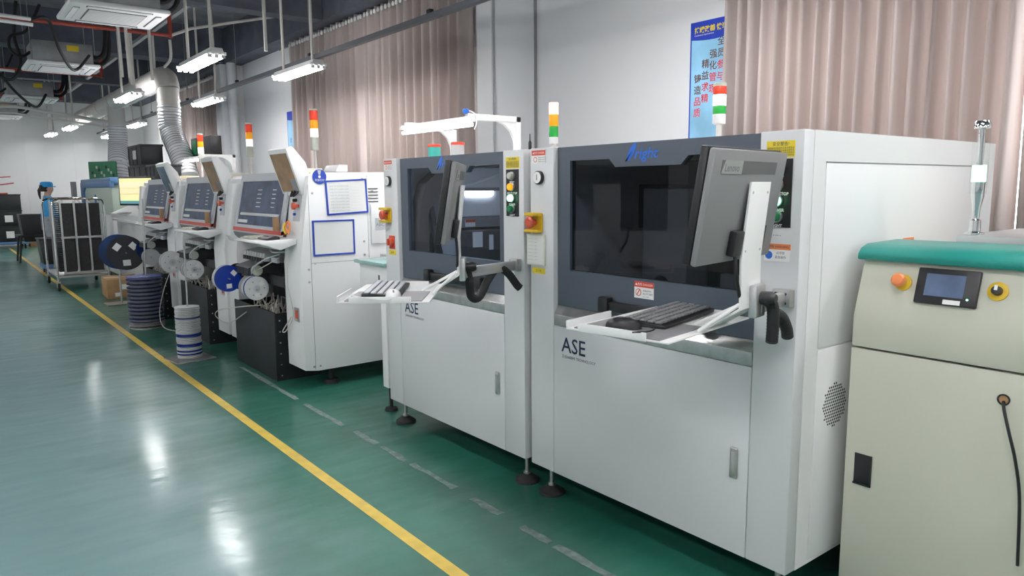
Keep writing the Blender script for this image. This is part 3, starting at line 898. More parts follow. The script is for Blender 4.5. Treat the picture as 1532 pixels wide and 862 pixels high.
        # side of the machine: access panel, vent, sticker
        MB().box(.133, 1.40, -.004, .0, 1.5225, 1.5245).build('panel_gap', 'midgrey', t)
        MB().box(.135, 1.40, -.003, 0, .908, 1.520).build('side_panel', 'panel_side', t, bev=.002)
        MB().box(.135, 1.40, -.003, 0, .16, .902).build('side_panel', 'panel_side', t, bev=.002)
        v = MB(); hole = 0
        for i in range(-7, 8):
            for j in range(-7, 8):
                yy = i * .0125 + (.006 if j % 2 else 0); zz = j * .0108
                if yy * yy + zz * zz < .0058:
                    v.lathe([(.0042, -.0036), (.0042, -.003)], (.262 + yy, 0, .693 + zz), 'y', 6)
        v.build('vent_holes', 'dark', t, kind='stuff')
        s4 = MB().box(.70, .79, -.0045, -.003, 1.185, 1.25).build('warning_sign', 'paper', t)
        MB().box(.70, .79, -.005, -.0044, 1.228, 1.25).build('sign_header', 'orange', s4)
        text('▲警告 WARNING', .011, (.745, -.0055, 1.235), SIDE, 'ink', s4, align='CENTER')
        MB().lathe([(.012, -.0035), (.012, -.002), (0, -.002)], (1.44, 0, 1.49), 'y', 14).build('bolt', 'steel', t)
    else:
        r = MB().box(-.004, 0, 1.218, 1.285, 1.09, 1.17).build('power_switch', 'red', t, bev=.004)
        MB().lathe([(.024, -.004), (.024, -.018), (.018, -.022), (0, -.022)], (0, 1.252, 1.132), 'x', 18).build('switch_knob', 'estop_red', r)
        MB().box(-.034, -.02, 1.246, 1.258, 1.112, 1.152).build('switch_lever', 'estop_red', r)
        MB().box(-.0015, 0, 1.208, 1.290, 1.055, 1.083).build('tag_plate', 'sticker_yellow', t)
        fronttext('总电源', .013, 1.249, 1.064, -.002, 'ink', t, align='CENTER')
    # lettering
    fronttext('ASE', .094, 1.120, .727, -.001, 'navy', t, sx=1.0, bold=.0008)
    fronttext('ZHENGSHI TECHNOLOGY', .0178, 1.118, .700, -.001, 'navy', t, sx=1.0)
    # blue swoosh logo and word on the hood
    lx = x0 - .0012
    sw = MB()
    out = []
    for k in range(25):
        a = 2 * PI * k / 25
        yy = .016 * math.cos(a); zz = .034 * math.sin(a)
        out.append((.742 - yy - zz * .55, 1.583 + zz))
    sw.prism(out, 'x', lx, x0)
    sw.prism([(.775, 1.548), (.765, 1.548), (.735, 1.590), (.72, 1.615), (.715, 1.62), (.722, 1.60), (.745, 1.57)], 'x', lx - .0004, x0)
    sw.build('logo_mark', 'logo', hood)
    fronttext('right', .056, .728, 1.558, lx, 'logo', hood, sx=1.12, bold=.0012, shear=.2)
    # feet
    f0 = None
    for fx in (.065, 1.44):
        for fy in (.065, 1.262):
            if f0 is None:
                f0 = MB().lathe([(.062, 0), (.060, .014), (.030, .034), (.020, .040)], (0, 0, 0), 'z', 24).build('foot', 'rubber', t, bev=0)
                sN = MB().lathe([(.018, .038), (.018, .052), (.010, .053), (.010, .146)], (0, 0, 0), 'z', 14).build('foot_screw', 'steel', f0)
                f0.location = (fx, fy, 0)
            else:
                c = copy_tree(f0, t); c.location = (fx, fy, 0)
    return t
ase((2.14, 1.257, 0), 'white ASE inspection machine nearest the camera, with its plain white side showing', True)
ase((2.14, 2.640, 0), 'white ASE inspection machine farther from the camera, lit light bar behind its window', False)

# ------------------------------------------------------------------ monitors on swivel arms, keyboards, mice
def monitor(loc, rz, label):
    t = thing('monitor', label, 'monitor', (loc[0], loc[1], 1.235), rz)
    tilt = Matrix.Rotation(math.radians(9), 4, 'X')
    MB().box(-.262, .222, -.012, .012, 0, .325).xf(tilt).build('bezel', 'black', t, bev=.004)
    MB().box(-.250, .210, .0121, .0131, .018, .312).xf(tilt).build('screen', 'touch', t)
    MB().prism([(-.262, .0), (.222, .0), (.222, .322), (-.262, .322)], 'y', -.034, -.0121).xf(tilt).build('back_shell', 'grey_back', t, bev=.008)
    MB().box(-.215, .145, -.0352, -.034, .255, .292).xf(tilt).build('back_band', 'band', t)
    bd = MB().prism([(-.215, .255), (-.09, .255), (-.09, .292), (-.195, .292)], 'y', -.036, -.0352).xf(tilt).build('badge', 'alu', t)
    m = tilt @ Matrix.Translation((-.20, -.0365, .262))
    text('Lenovo', .030, m.translation, tilt.to_3x3() @ SIDE, 'midgrey', bd, bold=.0006)
    MB().box(.105, .145, -.040, -.033, .03, .10).xf(tilt).build('port_recess', 'black', t)
    MB().box(-.095, -.04, -.058, -.033, .02, .095).xf(tilt).build('power_plug', 'black', t, bev=.006)
    MB().tube([(-.07, -.055, .03), (-.07, -.06, -.04), (-.03, -.055, -.11)], .006, smooth=5).build('power_cord', 'black', t)
    return t
def arm(loc, rz, wall, label, hoses):
    t = thing('monitor_arm', label, 'stand', (loc[0], loc[1], 0), rz)  # swivel arm bolted to the machine post, carrying the monitor and tray
    inv = Matrix.Rotation(-rz, 4, 'Z') @ Matrix.Translation((-loc[0], -loc[1], 0))
    th = math.radians(9)
    # back plate: tilted upper half, upright lower half, bent strip to the tray
    prof = [(-.042 - .21 * math.tan(th), 1.46), (-.052, 1.235), (-.055, 1.09), (.05, 1.022), (.05, 1.014), (-.063, 1.086), (-.060, 1.237), (-.050 - .21 * math.tan(th), 1.46)]
    MB().prism(prof, 'x', -.035, .10).build('back_plate', 'white', t, bev=.002)
    for zz in (1.43, 1.26):
        for xx in (-.018, .083):
            yy = -.058 - (zz - 1.235) * .105
            MB().lathe([(.005, -.002), (.005, .008)], (xx, yy, zz), 'y', 10).build('screw', 'steel', t)
    # tray with rolled lips
    tr = MB().box(-.29, .24, .03, .385, 1.012, 1.018).build('tray', 'white', t, bev=.002)
    MB().box(-.29, -.05, .382, .389, 1.012, 1.040).build('tray_lip', 'white', tr, bev=.002)
    MB().box(-.296, -.289, .10, .34, 1.012, 1.038).build('tray_lip', 'white', tr, bev=.002)
    MB().box(.236, .243, .10, .34, 1.012, 1.03).build('tray_lip', 'white', tr, bev=.002)
    MB().box(-.285, -.03, .06, .36, 1.018, 1.022).build('mouse_mat', 'midgrey', tr)
    MB().tube([(-.02, -.05, 1.10), (-.1, .04, 1.02)], .006).tube([(.01, -.05, 1.10), (.0, .10, 1.02)], .006).build('tray_stay', 'white', t)
    # clamp block and arm to the machine post
    MB().box(.02, .09, -.085, -.058, 1.055, 1.155).build('clamp_block', 'alu', t, bev=.006)
    MB().lathe([(.020, 0), (.022, -.03), (.014, -.045), (0, -.045)], (.055, -.085, 1.115), 'y', 14).build('clamp_knob', 'black', t)
    wl = inv @ Vector(wall)
    a = Vector((.06, -.075, 1.088))
    d = (wl - a)
    L = d.length
    ang = math.atan2(d.y, d.x)
    MB().box(0, L - .02, -.012, .012, -.022, .022).xf(Matrix.Translation(a) @ Matrix.Rotation(ang, 4, 'Z')).build('arm_bar', 'alu', t, bev=.003)
    wb = MB().box(-.030, -.001, -.032, .032, -.028, .028).xf(inv @ Matrix.Translation(wall)).build('wall_bracket', 'steel', t, bev=.003)
    for yy in (-.016, .016):
        for zz in (-.015, .015):
            MB().lathe([(.005, -.034), (.005, -.029)], (0, yy, zz), 'x', 8).xf(inv @ Matrix.Translation(wall)).build('bolt', 'black', wb)
    for h in hoses:
        P = [inv @ Vector(p) for p in h]
        pts = []
        for i in range(len(P) - 1):
            p, q, r, s = P[max(i - 1, 0)], P[i], P[i + 1], P[min(i + 2, len(P) - 1)]
            for k in range(12):
                u = k / 12
                pts.append(0.5 * ((2 * q) + (r - p) * u + (2 * p - 5 * q + 4 * r - s) * u * u + (3 * q - p - 3 * r + s) * u ** 3))
        pts.append(P[-1])
        rr = [.019 * (1 if i % 2 else .94) for i in range(len(pts))]
        MB().tube(pts, rr, seg=14).build('cable_sleeve', 'rubber', t)
    return t
def keyboard(loc, rz, label, m='black', km='grey_back'):
    t = thing('keyboard', label, 'keyboard', loc, rz)
    MB().prism([(-.075, 0), (.075, 0), (.075, .020), (-.075, .011)], 'x', -.20, .20).build('case', m, t, bev=.003)
    g = None
    for r in range(5):
        for c in range(15):
            x = -.185 + c * .0254; y = .055 - r * .026
            if g is None:
                g = MB().box(-.0105, .0105, -.0105, .0105, 0, .007).build('key', km, t, bev=.002, seg=1)
                k = g
            else:
                k = g.copy(); C.objects.link(k)
                k.parent = t
            k.location = (x, y, .016 + y * .06)
    return t
def mouse(loc, rz, label, m='black'):
    t = thing('mouse', label, 'mouse', loc, rz)
    b = MB()
    n = 14; rings = []
    for j in range(6):
        f = j / 5; s = math.cos(f * PI / 2) ** .6
        rings.append([b.bm.verts.new((.032 * s * math.cos(2 * PI * i / n), .056 * s * math.sin(2 * PI * i / n) - .006 * f, .034 * math.sin(f * PI / 2))) for i in range(n)])
    for A, B in zip(rings, rings[1:]):
        for i in range(n):
            b.face([A[i], A[(i + 1) % n], B[(i + 1) % n], B[i]])
    b.face(rings[0][::-1])
    b.build('shell', m, t)
    MB().lathe([(.007, -.003), (.007, .003)], (0, .03, .029), 'x', 10).build('wheel', 'midgrey', t)
    MB().tube([(0, .055, .01), (.03, .09, .008), (.1, .07, .012), (.16, .02, .02)], .0025, seg=6, smooth=6).build('cord', m, t)
    return t
def loc2(loc, rz, x, y):
    return (loc[0] + x * math.cos(rz) - y * math.sin(rz), loc[1] + x * math.sin(rz) + y * math.cos(rz))
RA, RL = (1.862, 1.325), math.radians(10)
LA, LL = (1.668, 2.588), math.radians(51)
monitor(RA, RL, 'flat monitor seen from behind with a badge, on the arm of the nearest ASE machine')
arm(RA, RL, (2.14, 1.298, 1.090), 'white swivel arm with keyboard tray on the nearest ASE machine', [
    [(1.925, 1.235, 1.118), (1.955, 1.228, 1.09), (1.968, 1.232, 1.03), (1.975, 1.238, .975)],
    [(2.02, 1.265, 1.06), (2.055, 1.257, 1.04), (2.085, 1.257, 1.0), (2.098, 1.26, .972)]])
k = loc2(RA, RL, .045, .215)
keyboard((k[0], k[1], 1.022), RL + math.radians(5), 'black keyboard on the tray of the nearest ASE machine')
k = loc2(RA, RL, -.21, .23)
mouse((k[0], k[1], 1.022), -2.35, 'black corded mouse on the tray of the nearest ASE machine')
monitor(LA, LL, 'flat monitor seen almost edge-on, on the arm of the farther ASE machine')
arm(LA, LL, (2.14, 2.688, 1.090), 'white swivel arm with keyboard tray on the farther ASE machine', [
    [(1.775, 2.585, 1.115), (1.80, 2.60, 1.05), (1.83, 2.63, .975), (1.88, 2.64, .965), (1.94, 2.65, 1.04), (2.0, 2.66, 1.085), (2.05, 2.65, 1.06), (2.10, 2.645, 1.0), (2.115, 2.64, .985)]])
k = loc2(LA, LL, -.03, .24)
keyboard((k[0], k[1], 1.022), LL + math.radians(3), 'grey keyboard on the tray of the farther ASE machine', 'black', 'pnp_grey')
k = loc2(LA, LL, -.26, .20)
mouse((k[0] + .04, k[1] + .02, 1.022), LL + 1.8, 'white corded mouse on the tray of the farther ASE machine', 'white')

# ------------------------------------------------------------------ signal towers
def tower(loc, segs, r, base_h, label, pole_r=.008, cap=True, base='white'):
    """segs from bottom to top: (material, height)"""
    t = thing('signal_tower', label, 'signal light', loc)
    MB().lathe([(r * 1.1, 0), (r * 1.1, .01), (pole_r, .012), (pole_r, base_h)], (0, 0, 0), 'z', 16).build('pole', 'pipe', t)
    z = base_h
    for k, (m, h) in enumerate(segs):
        MB().lathe([(r * .96, z), (r, z + .003), (r, z + h - .003), (r * .96, z + h)], (0, 0, 0), 'z', 20).build('lens' if m != base else 'housing', m, t)
        z += h
    if cap:
        MB().lathe([(r, z), (r, z + .012), (r * .8, z + .016), (0, z + .016)], (0, 0, 0), 'z', 20).build('cap', 'l_pale', t)
    return t
tower((2.24, 2.545, 1.622), [('white', .03), ('l_green', .048), ('l_amber', .052), ('lit_red', .052)], .021, .022, 'signal tower with its red top lit, on the left post of the nearest ASE machine', .012, False)
tower((2.60, 1.915, 1.622), [('white', .04), ('l_green', .034), ('lit_white', .044), ('l_red', .034)], .0265, .082, 'signal tower with its middle lit, in front of the blue poster', .012, True)
for k, (yy, lab) in enumerate(((6.03, 'signal tower on the nearest mounting machine, in front of the curtain'), (7.66, 'signal tower on the middle mounting machine, against the white wall'),
                               (9.40, 'signal tower on the farthest mounting machine, in front of the black box'))):
    tower((2.60, yy, 1.575), [('l_pale', .11), ('l_white', .072), ('l_amber', .07), ('l_red', .08)], .034, .20, lab, .012, True)

# ------------------------------------------------------------------ beige loader with green cover at the right edge
t = thing('beige_loader', 'beige machine with green curved cover and touch screen at the right edge', 'machine', (2.40, -.15, 0))
WB = 1.355
MB().prism([(0, .911), (0, 1.015), (.058, 1.208), (1.0, 1.208), (1.0, .911)], 'y', 0, WB).build('upper_housing', 'beige', t, bev=.006)
MB().box(.012, 1.0, 0.0, WB, .03, .905).build('lower_body', 'beige', t)
d = MB().box(0, .02, .80 - .3, WB, .03, .905).build('door', 'beige', t, bev=.003)
MB().box(-.002, .004, 1.262, 1.322, .436, .545).build('recessed_pull', 'black', d, bev=.004)
MB().box(-.006, 0, 1.262, 1.267, .436, .545).box(-.006, 0, 1.262, 1.322, .436, .442).build('pull_rim', 'black', d)
MB().box(0, .02, .0, .49, .03, .905).build('door', 'beige', t, bev=.003)
MB().prism([(.030, 1.200), (.032, 1.222), (.050, 1.240), (.09, 1.252), (.30, 1.256), (.32, 1.248), (.32, 1.208), (.06, 1.205)], 'y', -.01, WB + .012).build('green_cover', 'green_top', t, bev=.006)
MB().box(.36, .95, -.1, 1.19, 1.209, 1.275).build('steel_table', 'alu', t, bev=.003)
sl = math.atan2(.058, .193)
mt = Matrix.Translation((.003, 0, 1.025)) @ Matrix.Rotation(sl, 4, 'Y')
def onslope(mb, *a, **k):
    return mb.xf(mt).build(*a, **k)
y0 = .15
e = onslope(MB().lathe([(.026, 0), (.026, -.006), (.022, -.008)], (0, y0 + 1.063, .115), 'x', 24), 'emergency_stop', 'yellow', t)
onslope(MB().lathe([(.010, -.006), (.010, -.022), (.0205, -.026), (.0215, -.040), (.016, -.045), (0, -.046)], (0, y0 + 1.066, .117), 'x', 20), 'stop_button', 'orange', e)
p = onslope(MB().box(-.014, 0, y0 + .842, y0 + 1.020, .055, .168), 'touch_panel', 'black', t, bev=.004)
onslope(MB().box(-.0155, -.0138, y0 + .880, y0 + .992, .080, .150), 'screen', 'touch', p)
onslope(MB().box(-.0160, -.0138, y0 + .885, y0 + .933, .058, .072), 'panel_sticker', 'paper', p)
onslope(MB().lathe([(.003, -.016), (.003, -.013)], (0, y0 + .867, .078), 'x', 10), 'status_led', 'lit_green', p)
e = onslope(MB().lathe([(.028, 0), (.028, -.004), (.026, -.005)], (0, y0 + .795, .115), 'x', 24), 'rotary_switch', 'yellow', t)
onslope(MB().lathe([(.014, -.005), (.013, -.022), (0, -.023)], (0, y0 + .795, .115), 'x', 18), 'switch_knob', 'black', e)
onslope(MB().box(-.026, -.022, y0 + .791, y0 + .799, .115, .130), 'switch_pointer', 'paper', e)
g = MB().lathe([(.017, .003), (.017, -.004), (.013, -.004), (.013, .003)], (0, .15 + .746, .826), 'x', 20).build('cable_grommet', 'black', t)
MB().lathe([(.0125, .002), (.0125, -.001), (0, -.001)], (0, .15 + .746, .826), 'x', 16).build('grommet_plug', 'card', g)
MB().tube([(-.002, .896, .82), (-.025, .885, .80), (-.035, .865, .74), (-.03, .845, .66), (-.02, .83, .55), (-.02, .82, .35)], .0045, seg=8, smooth=6).build('power_cord', 'black', t)
tw = thing('signal_tower', 'chrome signal tower in a clear tube with green light, on the beige machine', 'signal light', (2.80, 1.0, 1.276))
MB().lathe([(.030, 0), (.030, .008), (.018, .012), (.017, .05), (.011, .055), (.012, .09), (.020, .13), (.021, .18)], (0, 0, 0), 'z', 24).build('chrome_pole', 'chrome', tw)
MB().lathe([(.021, .18), (.021, .235)], (0, 0, 0), 'z', 20).build('green_lamp', 'lit_green', tw)
MB().lathe([(.010, .235), (.010, .37)], (0, 0, 0), 'z', 14).build('core_rod', 'chrome', tw)
MB().lathe([(.026, .14), (.026, .36)], (0, 0, 0), 'z', 24).build('clear_tube', 'clear_glass', tw)
MB().lathe([(.027, .358), (.027, .375), (.022, .383), (0, .384)], (0, 0, 0), 'z', 24).build('chrome_cap', 'chrome', tw)

# ------------------------------------------------------------------ mounting machines (three alike)
def pnp(loc, label, scr):
    t = thing('mounting_machine', label, 'machine', loc)
    Wm = 1.66
    MB().box(.50, 1.60, .03, Wm - .03, .15, 1.02).build('lower_body', 'pnp', t)
    MB().prism([(.13, 1.0), (.16, 1.555), (1.60, 1.575), (1.60, 1.0)], 'y', .03, Wm - .03).build('upper_body', 'pnp', t)
    prof = [(0, .15), (0, .92), (.088, 1.54), (.12, 1.565), (1.60, 1.578), (1.60, .14), (.10, .135)]
    sp = MB().prism(prof, 'y', 0, .03).build('side_panel', 'pnp', t, bev=.003)
    MB().box(.078, .081, -.001, 0, .15, 1.48).box(.081, .56, -.001, 0, .922, .925).box(.535, .538, -.001, 0, .925, 1.55).build('panel_joint', 'midgrey', sp)
    for (sx, sz) in ((.06, .88), (.06, .79), (.068, .17), (.115, .17), (.11, 1.42), (.50, 1.52), (.58, 1.43), (.50, 1.06), (.50, .96), (.11, .92)):
        MB().lathe([(.008, -.004), (.008, 0)], (sx, 0, sz), 'y', 10).build('screw', 'steel', sp)
    MB().prism(prof, 'y', Wm - .03, Wm).build('side_panel', 'pnp', t, bev=.003)
    for (a, b2) in ((.03, .31), (1.40, Wm - .03)):
        MB().prism([(.0, .15), (.0, .92), (.088, 1.54), (.30, 1.555), (.30, .15)], 'y', a, b2).build('front_post', 'pnp', t, bev=.003)
    # raised cover on the left post
    MB().prism([(-.03, 1.06), (.02, 1.50), (.09, 1.50), (.02, 1.0)], 'y', 1.44, 1.58).build('post_cover', 'pnp', t, bev=.006)
    # control plate on the right post
    def po(z):
        return .088 * (z - .92) / .62
    cp = MB().prism([(po(1.22) - .004, 1.22), (po(1.44) - .004, 1.44), (po(1.44) + .01, 1.44), (po(1.22) + .01, 1.22)], 'y', .08, .20).build('control_plate', 'pnp_grey', t)
    MB().lathe([(.012, .0), (.012, -.03), (.026, -.034), (.026, -.05), (0, -.055)], (po(1.33), .12, 1.33), 'x', 16).build('stop_button', 'estop_red', cp)
    MB().lathe([(.012, 0), (.012, -.03), (0, -.032)], (po(1.36), .165, 1.37), 'x', 12).build('button', 'black', cp)
    MB().lathe([(.010, 0), (.010, -.02), (0, -.022)], (po(1.28), .165, 1.27), 'x', 12).build('button', 'blue', cp)
    MB().tube([(.06, .10, 1.44), (.02, .12, 1.40), (.05, .15, 1.44)], .008, smooth=5).tube([(.06, .15, 1.45), (.03, .19, 1.40), (.06, .21, 1.45)], .008, smooth=5).build('cable', 'black', t)
    # hood with smoky window
    hd = MB()
    za, zb, zw0, zw1 = 1.10, 1.575, 1.165, 1.515
    def hx(z):
        return -.015 + .10 * (z - za) / (zb - za)
    def strip(ya, yb, z0, z1, off=0, th=.02):
        hd.prism([(hx(z0) + off, z0), (hx(z1) + off, z1), (hx(z1) + th, z1), (hx(z0) + th, z0)], 'y', ya, yb)
    strip(.315, .37, za, zb); strip(1.335, 1.395, za, zb); strip(.37, 1.335, za, zw0); strip(.37, 1.335, zw1, zb)
    hood = hd.build('hood', 'pnp_grey', t)
    MB().prism([(hx(zw0) + .006, zw0), (hx(zw1) + .006, zw1), (hx(zw1) + .012, zw1), (hx(zw0) + .012, zw0)], 'y', .37, 1.335).build('window_glass', 'pnpwin', hood)
    for k in range(5):
        for (ya, yb) in ((.55, .62), (.86, .95)):
            z = 1.31 + k * .033
            MB().box(hx(z) + .002, hx(z) + .006, ya, yb, z, z + .006).build('slot', 'paper', hood)  # white dashes painted for interior lights seen through the window
    MB().prism([(hx(1.24) + .001, 1.24), (hx(1.24) - .004, 1.248), (hx(1.26), 1.262), (hx(1.26) + .01, 1.262)], 'y', .42, 1.28).build('window_bar', 'white', hood)
    MB().prism([(hx(1.18) + .001, 1.18), (hx(1.205) + .001, 1.205), (hx(1.205) + .006, 1.205), (hx(1.18) + .006, 1.18)], 'y', 1.10, 1.32).build('window_label', 'paper', hood)
    MB().prism([(-.019, 1.112), (-.013, 1.140), (.02, 1.140), (.02, 1.112)], 'y', .315, 1.395).build('red_stripe', 'red', hood)
    MB().prism([(-.016, 1.100), (-.005, 1.07), (.03, 1.035), (.10, 1.02), (.14, 1.06), (.14, 1.10)], 'y', .315, 1.395).build('hood_lip', 'midgrey', hood)
    # cavity
    MB().box(.46, .498, .31, 1.40, .20, 1.0).build('feeder_bay_back', 'dark', t)
    # keyboard shelf
    sh = MB().prism([(-.26, 1.075), (-.25, 1.088), (.02, 1.098), (.02, 1.06), (-.1, 1.02), (-.2, 1.058)], 'y', .10, .62).build('shelf', 'pnp', t, bev=.006)
    # two banks of feeders
    f0 = None
    for k in range(8):
        y = .56 + k * .060
        if f0 is None:
            f0 = MB().prism([(-.07, .905), (-.06, .965), (.06, .985), (.30, .98), (.30, .90)], 'y', -.024, .024).build('feeder', 'alu', t)
            MB().box(-.075, -.060, -.02, .02, .900, .930).build('feeder_grip', 'black', f0)
            f = f0
        else:
            f = copy_tree(f0, t)
        f.location = (0, y, 0)
    f0 = None
    for k in range(9):
        y = .66 + k * .034
        if f0 is None:
            f0 = MB().prism([(-.16, .80), (-.155, .85), (-.03, .885), (.10, .88), (.10, .80)], 'y', -.012, .012).build('feeder', 'dark', t)
            MB().prism([(-.156, .851), (-.03, .8865), (-.03, .893), (-.156, .858)], 'y', -.006, .006).build('feeder_cap', 'acmid', f0)
            f = f0
        else:
            f = copy_tree(f0, t)
        f.location = (0, y, 0)
    MB().cyl((-.10, .60, .835), (-.10, .635, .835), .040, seg=20).build('gear_case', 'l_pale', t)
    MB().box(-.02, .0, .40, .52, .90, .94).build('name_plate', 'pnp_grey', t)
    MB().tube([(-.01, .36, .97), (-.10, .44, .93), (-.14, .55, .87), (-.13, .66, .80)], .006, smooth=6).build('air_line', 'pnp_grey', t)
    MB().tube([(.1, .34, 1.0), (-.02, .40, .98), (-.02, .52, .995), (.1, .58, 1.0)], .008, smooth=6).build('air_line', 'pnp_grey', t)
    MB().box(.0, .42, .33, 1.38, .72, .80).build('feeder_table', 'dark', t)
    # display on the right post, tilted down to the operator
    dm = Matrix.Translation((.085, .235, 1.425)) @ Matrix.Rotation(math.radians(-18), 4, 'Y')
    dp = MB().prism([(-.03, -.01), (-.03, .33), (.02, .335), (.075, .20), (.075, .06), (.02, -.01)], 'y', -.18, .18).xf(dm).build('display', 'pnp', t, bev=.005)
    MB().box(-.0325, -.0295, -.155, .155, .018, .298).xf(dm).build('screen', scr, dp)
    MB().box(-.034, -.0325, -.155, -.07, .02, .11).xf(dm).build('screen_window', 'midgrey', dp)
    MB().tube([(.06, .27, 1.40), (.08, .25, 1.46), (.14, .2, 1.52)], .02).build('display_mount', 'pnp', t)
    MB().box(-.004, .0, .06, .15, .50, .60).build('socket_recess', 'alu', t)
    MB().box(-.010, -.003, .085, .12, .52, .58).build('power_switch', 'estop_red', t)
    for fx in (.25, 1.5):
        for fy in (.12, 1.54):
            MB().lathe([(.06, 0), (.05, .03), (.02, .035), (.02, .16)], (fx, fy, 0), 'z', 16).build('foot', 'rubber', t)
    return t
PY = (4.976, 6.705, 8.435)
pnp((2.0, PY[0], 0), 'white mounting machine nearest the camera, blue-framed boards on its side', 'brownscreen')
pnp((2.0, PY[1], 0), 'white mounting machine in the middle of the three', 'brownscreen')
pnp((2.0, PY[2], 0), 'white mounting machine farthest of the three, next to the yellow screen', 'bluescreen')
for k, lab in enumerate(('nearest', 'middle', 'farthest')):
    y = PY[k]
    t = thing('keyboard', 'small dark handset on the shelf of the %s mounting machine' % lab, 'keyboard', (1.87, y + .24, 1.0925), .0)
    MB().prism([(-.05, 0), (.05, 0), (.05, .022), (.02, .030), (-.05, .012)], 'y', -.09, .09).build('case', 'black', t, bev=.005)
    MB().box(-.02, .02, -.05, .05, .022, .031).build('keypad', 'midgrey', t)
    t = tag(MB().box(-.08, .08, -.10, .10, 0, .006).box(-.05, .08, -.05, .12, .006, .012).build('paper_pile', 'cream'), 'papers lying on the shelf of the %s mounting machine' % lab, 'papers')
    t.location = (1.86, y + .48, 1.0935)
    # black tape bin in front of the machine
    b = thing('tape_bin', 'black waste tape bin under the feeders of the %s mounting machine' % lab, 'bin', (1.935, y + .40, 0))
    x1, y1, zt = .36, .92, .53
    MB().box(0, .012, 0, y1, 0, zt).build('front_board', 'bin', b, bev=.002)
    MB().box(.012, x1, 0, .012, 0, zt - .01).build('side_board', 'bin', b)
    MB().box(.012, x1, y1 - .012, y1, 0, zt - .01).build('side_board', 'bin', b)
    MB().box(x1 - .012, x1, .012, y1 - .012, 0, zt - .06).build('back_board', 'bin', b)
    MB().box(.012, x1 - .012, .012, y1 - .012, 0, .01).build('floor_board', 'bin', b)
    MB().box(.012, x1 - .012, .012, y1 - .012, .01, .40).build('tape_fill', 'dark', b)
    for j in range(6):
        MB().lathe([(.006, -.004), (.006, 0)], (.04, 0, .04 + j * .085), 'y', 8).build('rivet', 'steel', b)
    rnd = random.Random(30 + k)
    tp = MB()
    for j in range(26):
        cx, cy = rnd.uniform(.05, .30), rnd.uniform(.06, .86)
        pts = []
        a0 = rnd.uniform(0, 6); r = rnd.uniform(.03, .07)
        for q in range(6):
            pts.append((cx + r * math.cos(a0 + q * .8) * .6, cy + r * math.sin(a0 + q * .8), .42 + .13 * rnd.random() + .02 * q * rnd.random()))
        pts = [(min(max(px_, .03), .32), min(max(py_, .03), .88), pz_) for px_, py_, pz_ in pts]
        tp.tube(pts, .004, seg=5, smooth=4)
    tp.build('tape_strips', 'tape', b, kind='stuff')

# ------------------------------------------------------------------ reels
REEL = {}
def reel_mesh(kind, r, w, mat_flange, mat_hub):
    """a tape reel with axis along local y: two pierced flanges and a hub"""
    key = (kind, r, w)
    if key not in REEL:
        t = bpy.data.objects.new('tape_reel', None); C.objects.link(t)
        f = MB()
        for s in (-1, 1):
            y0 = s * w / 2 - .0015; y1 = s * w / 2 + .0015
            f.lathe([(.012, y0), (r, y0), (r, y1), (.012, y1)], (0, 0, 0), 'y', 28)
        f.build('flange', mat_flange, t)
        MB().lathe([(r * .35, -w / 2 + .002), (r * .35, w / 2 - .002)], (0, 0, 0), 'y', 18).build('hub', mat_hub, t)
        MB().lathe([(r * .80, -w / 2 + .003), (r * .80, w / 2 - .003)], (0, 0, 0), 'y', 22).build('tape_coil', 'midgrey' if kind != 'black' else 'black', t)
        if kind in ('white', 'blue', 'black'):
            n = {'white': 2, 'blue': 2, 'black': 3}[kind]
            for k in range(n):
                a = (.8 + k * 2.3)
                m = Matrix.Rotation(a, 4, 'Y')
                s = r * (.20 if kind == 'black' else .20)
                MB().box(-s, s, -w / 2 - .0025, -w / 2 - .0014, r * .40, r * .40 + s * 1.7).xf(m).build('label_sticker', 'paper', t)
        if kind == 'white':
            MB().lathe([(r * .28, -w / 2 - .004), (r * .28, -w / 2 - .0014)], (0, 0, 0), 'y', 18).build('hub_cap', 'pnp_grey', t)
            for k in range(6):
                a = k * PI / 3
                MB().lathe([(r * .055, -w / 2 - .0022), (r * .055, -w / 2 - .0014)], (r * .62 * math.cos(a), 0, r * .62 * math.sin(a)), 'y', 10).build('flange_hole', 'midgrey', t)
        REEL[key] = t
        return t, True
    return REEL[key], False
def reel(kind, loc, r, w, label, group, rot=(0, 0, 0)):
    mf, mh = {'white': ('white_reel', 'white_reel'), 'blue': ('blue_reel', 'blue_reel'), 'clear': ('clear_reel', 'white_reel'),
              'deep': ('deep_blue_reel', 'deep_blue_reel'), 'black': ('black_reel', 'black_reel')}[kind]
    o, new = reel_mesh(kind, r, w, mf, mh)
    if not new:
        o = copy_tree(o)
    o.location = loc
    o.rotation_euler = rot
    tag(o, label, 'reel', group)
    return o
ORD = ('first', 'second', 'third', 'fourth', 'fifth', 'sixth', 'seventh', 'eighth', 'ninth', 'tenth', 'eleventh', 'twelfth', 'thirteenth', 'fourteenth', 'fifteenth', 'sixteenth', 'seventeenth', 'eighteenth', 'nineteenth', 'twentieth')
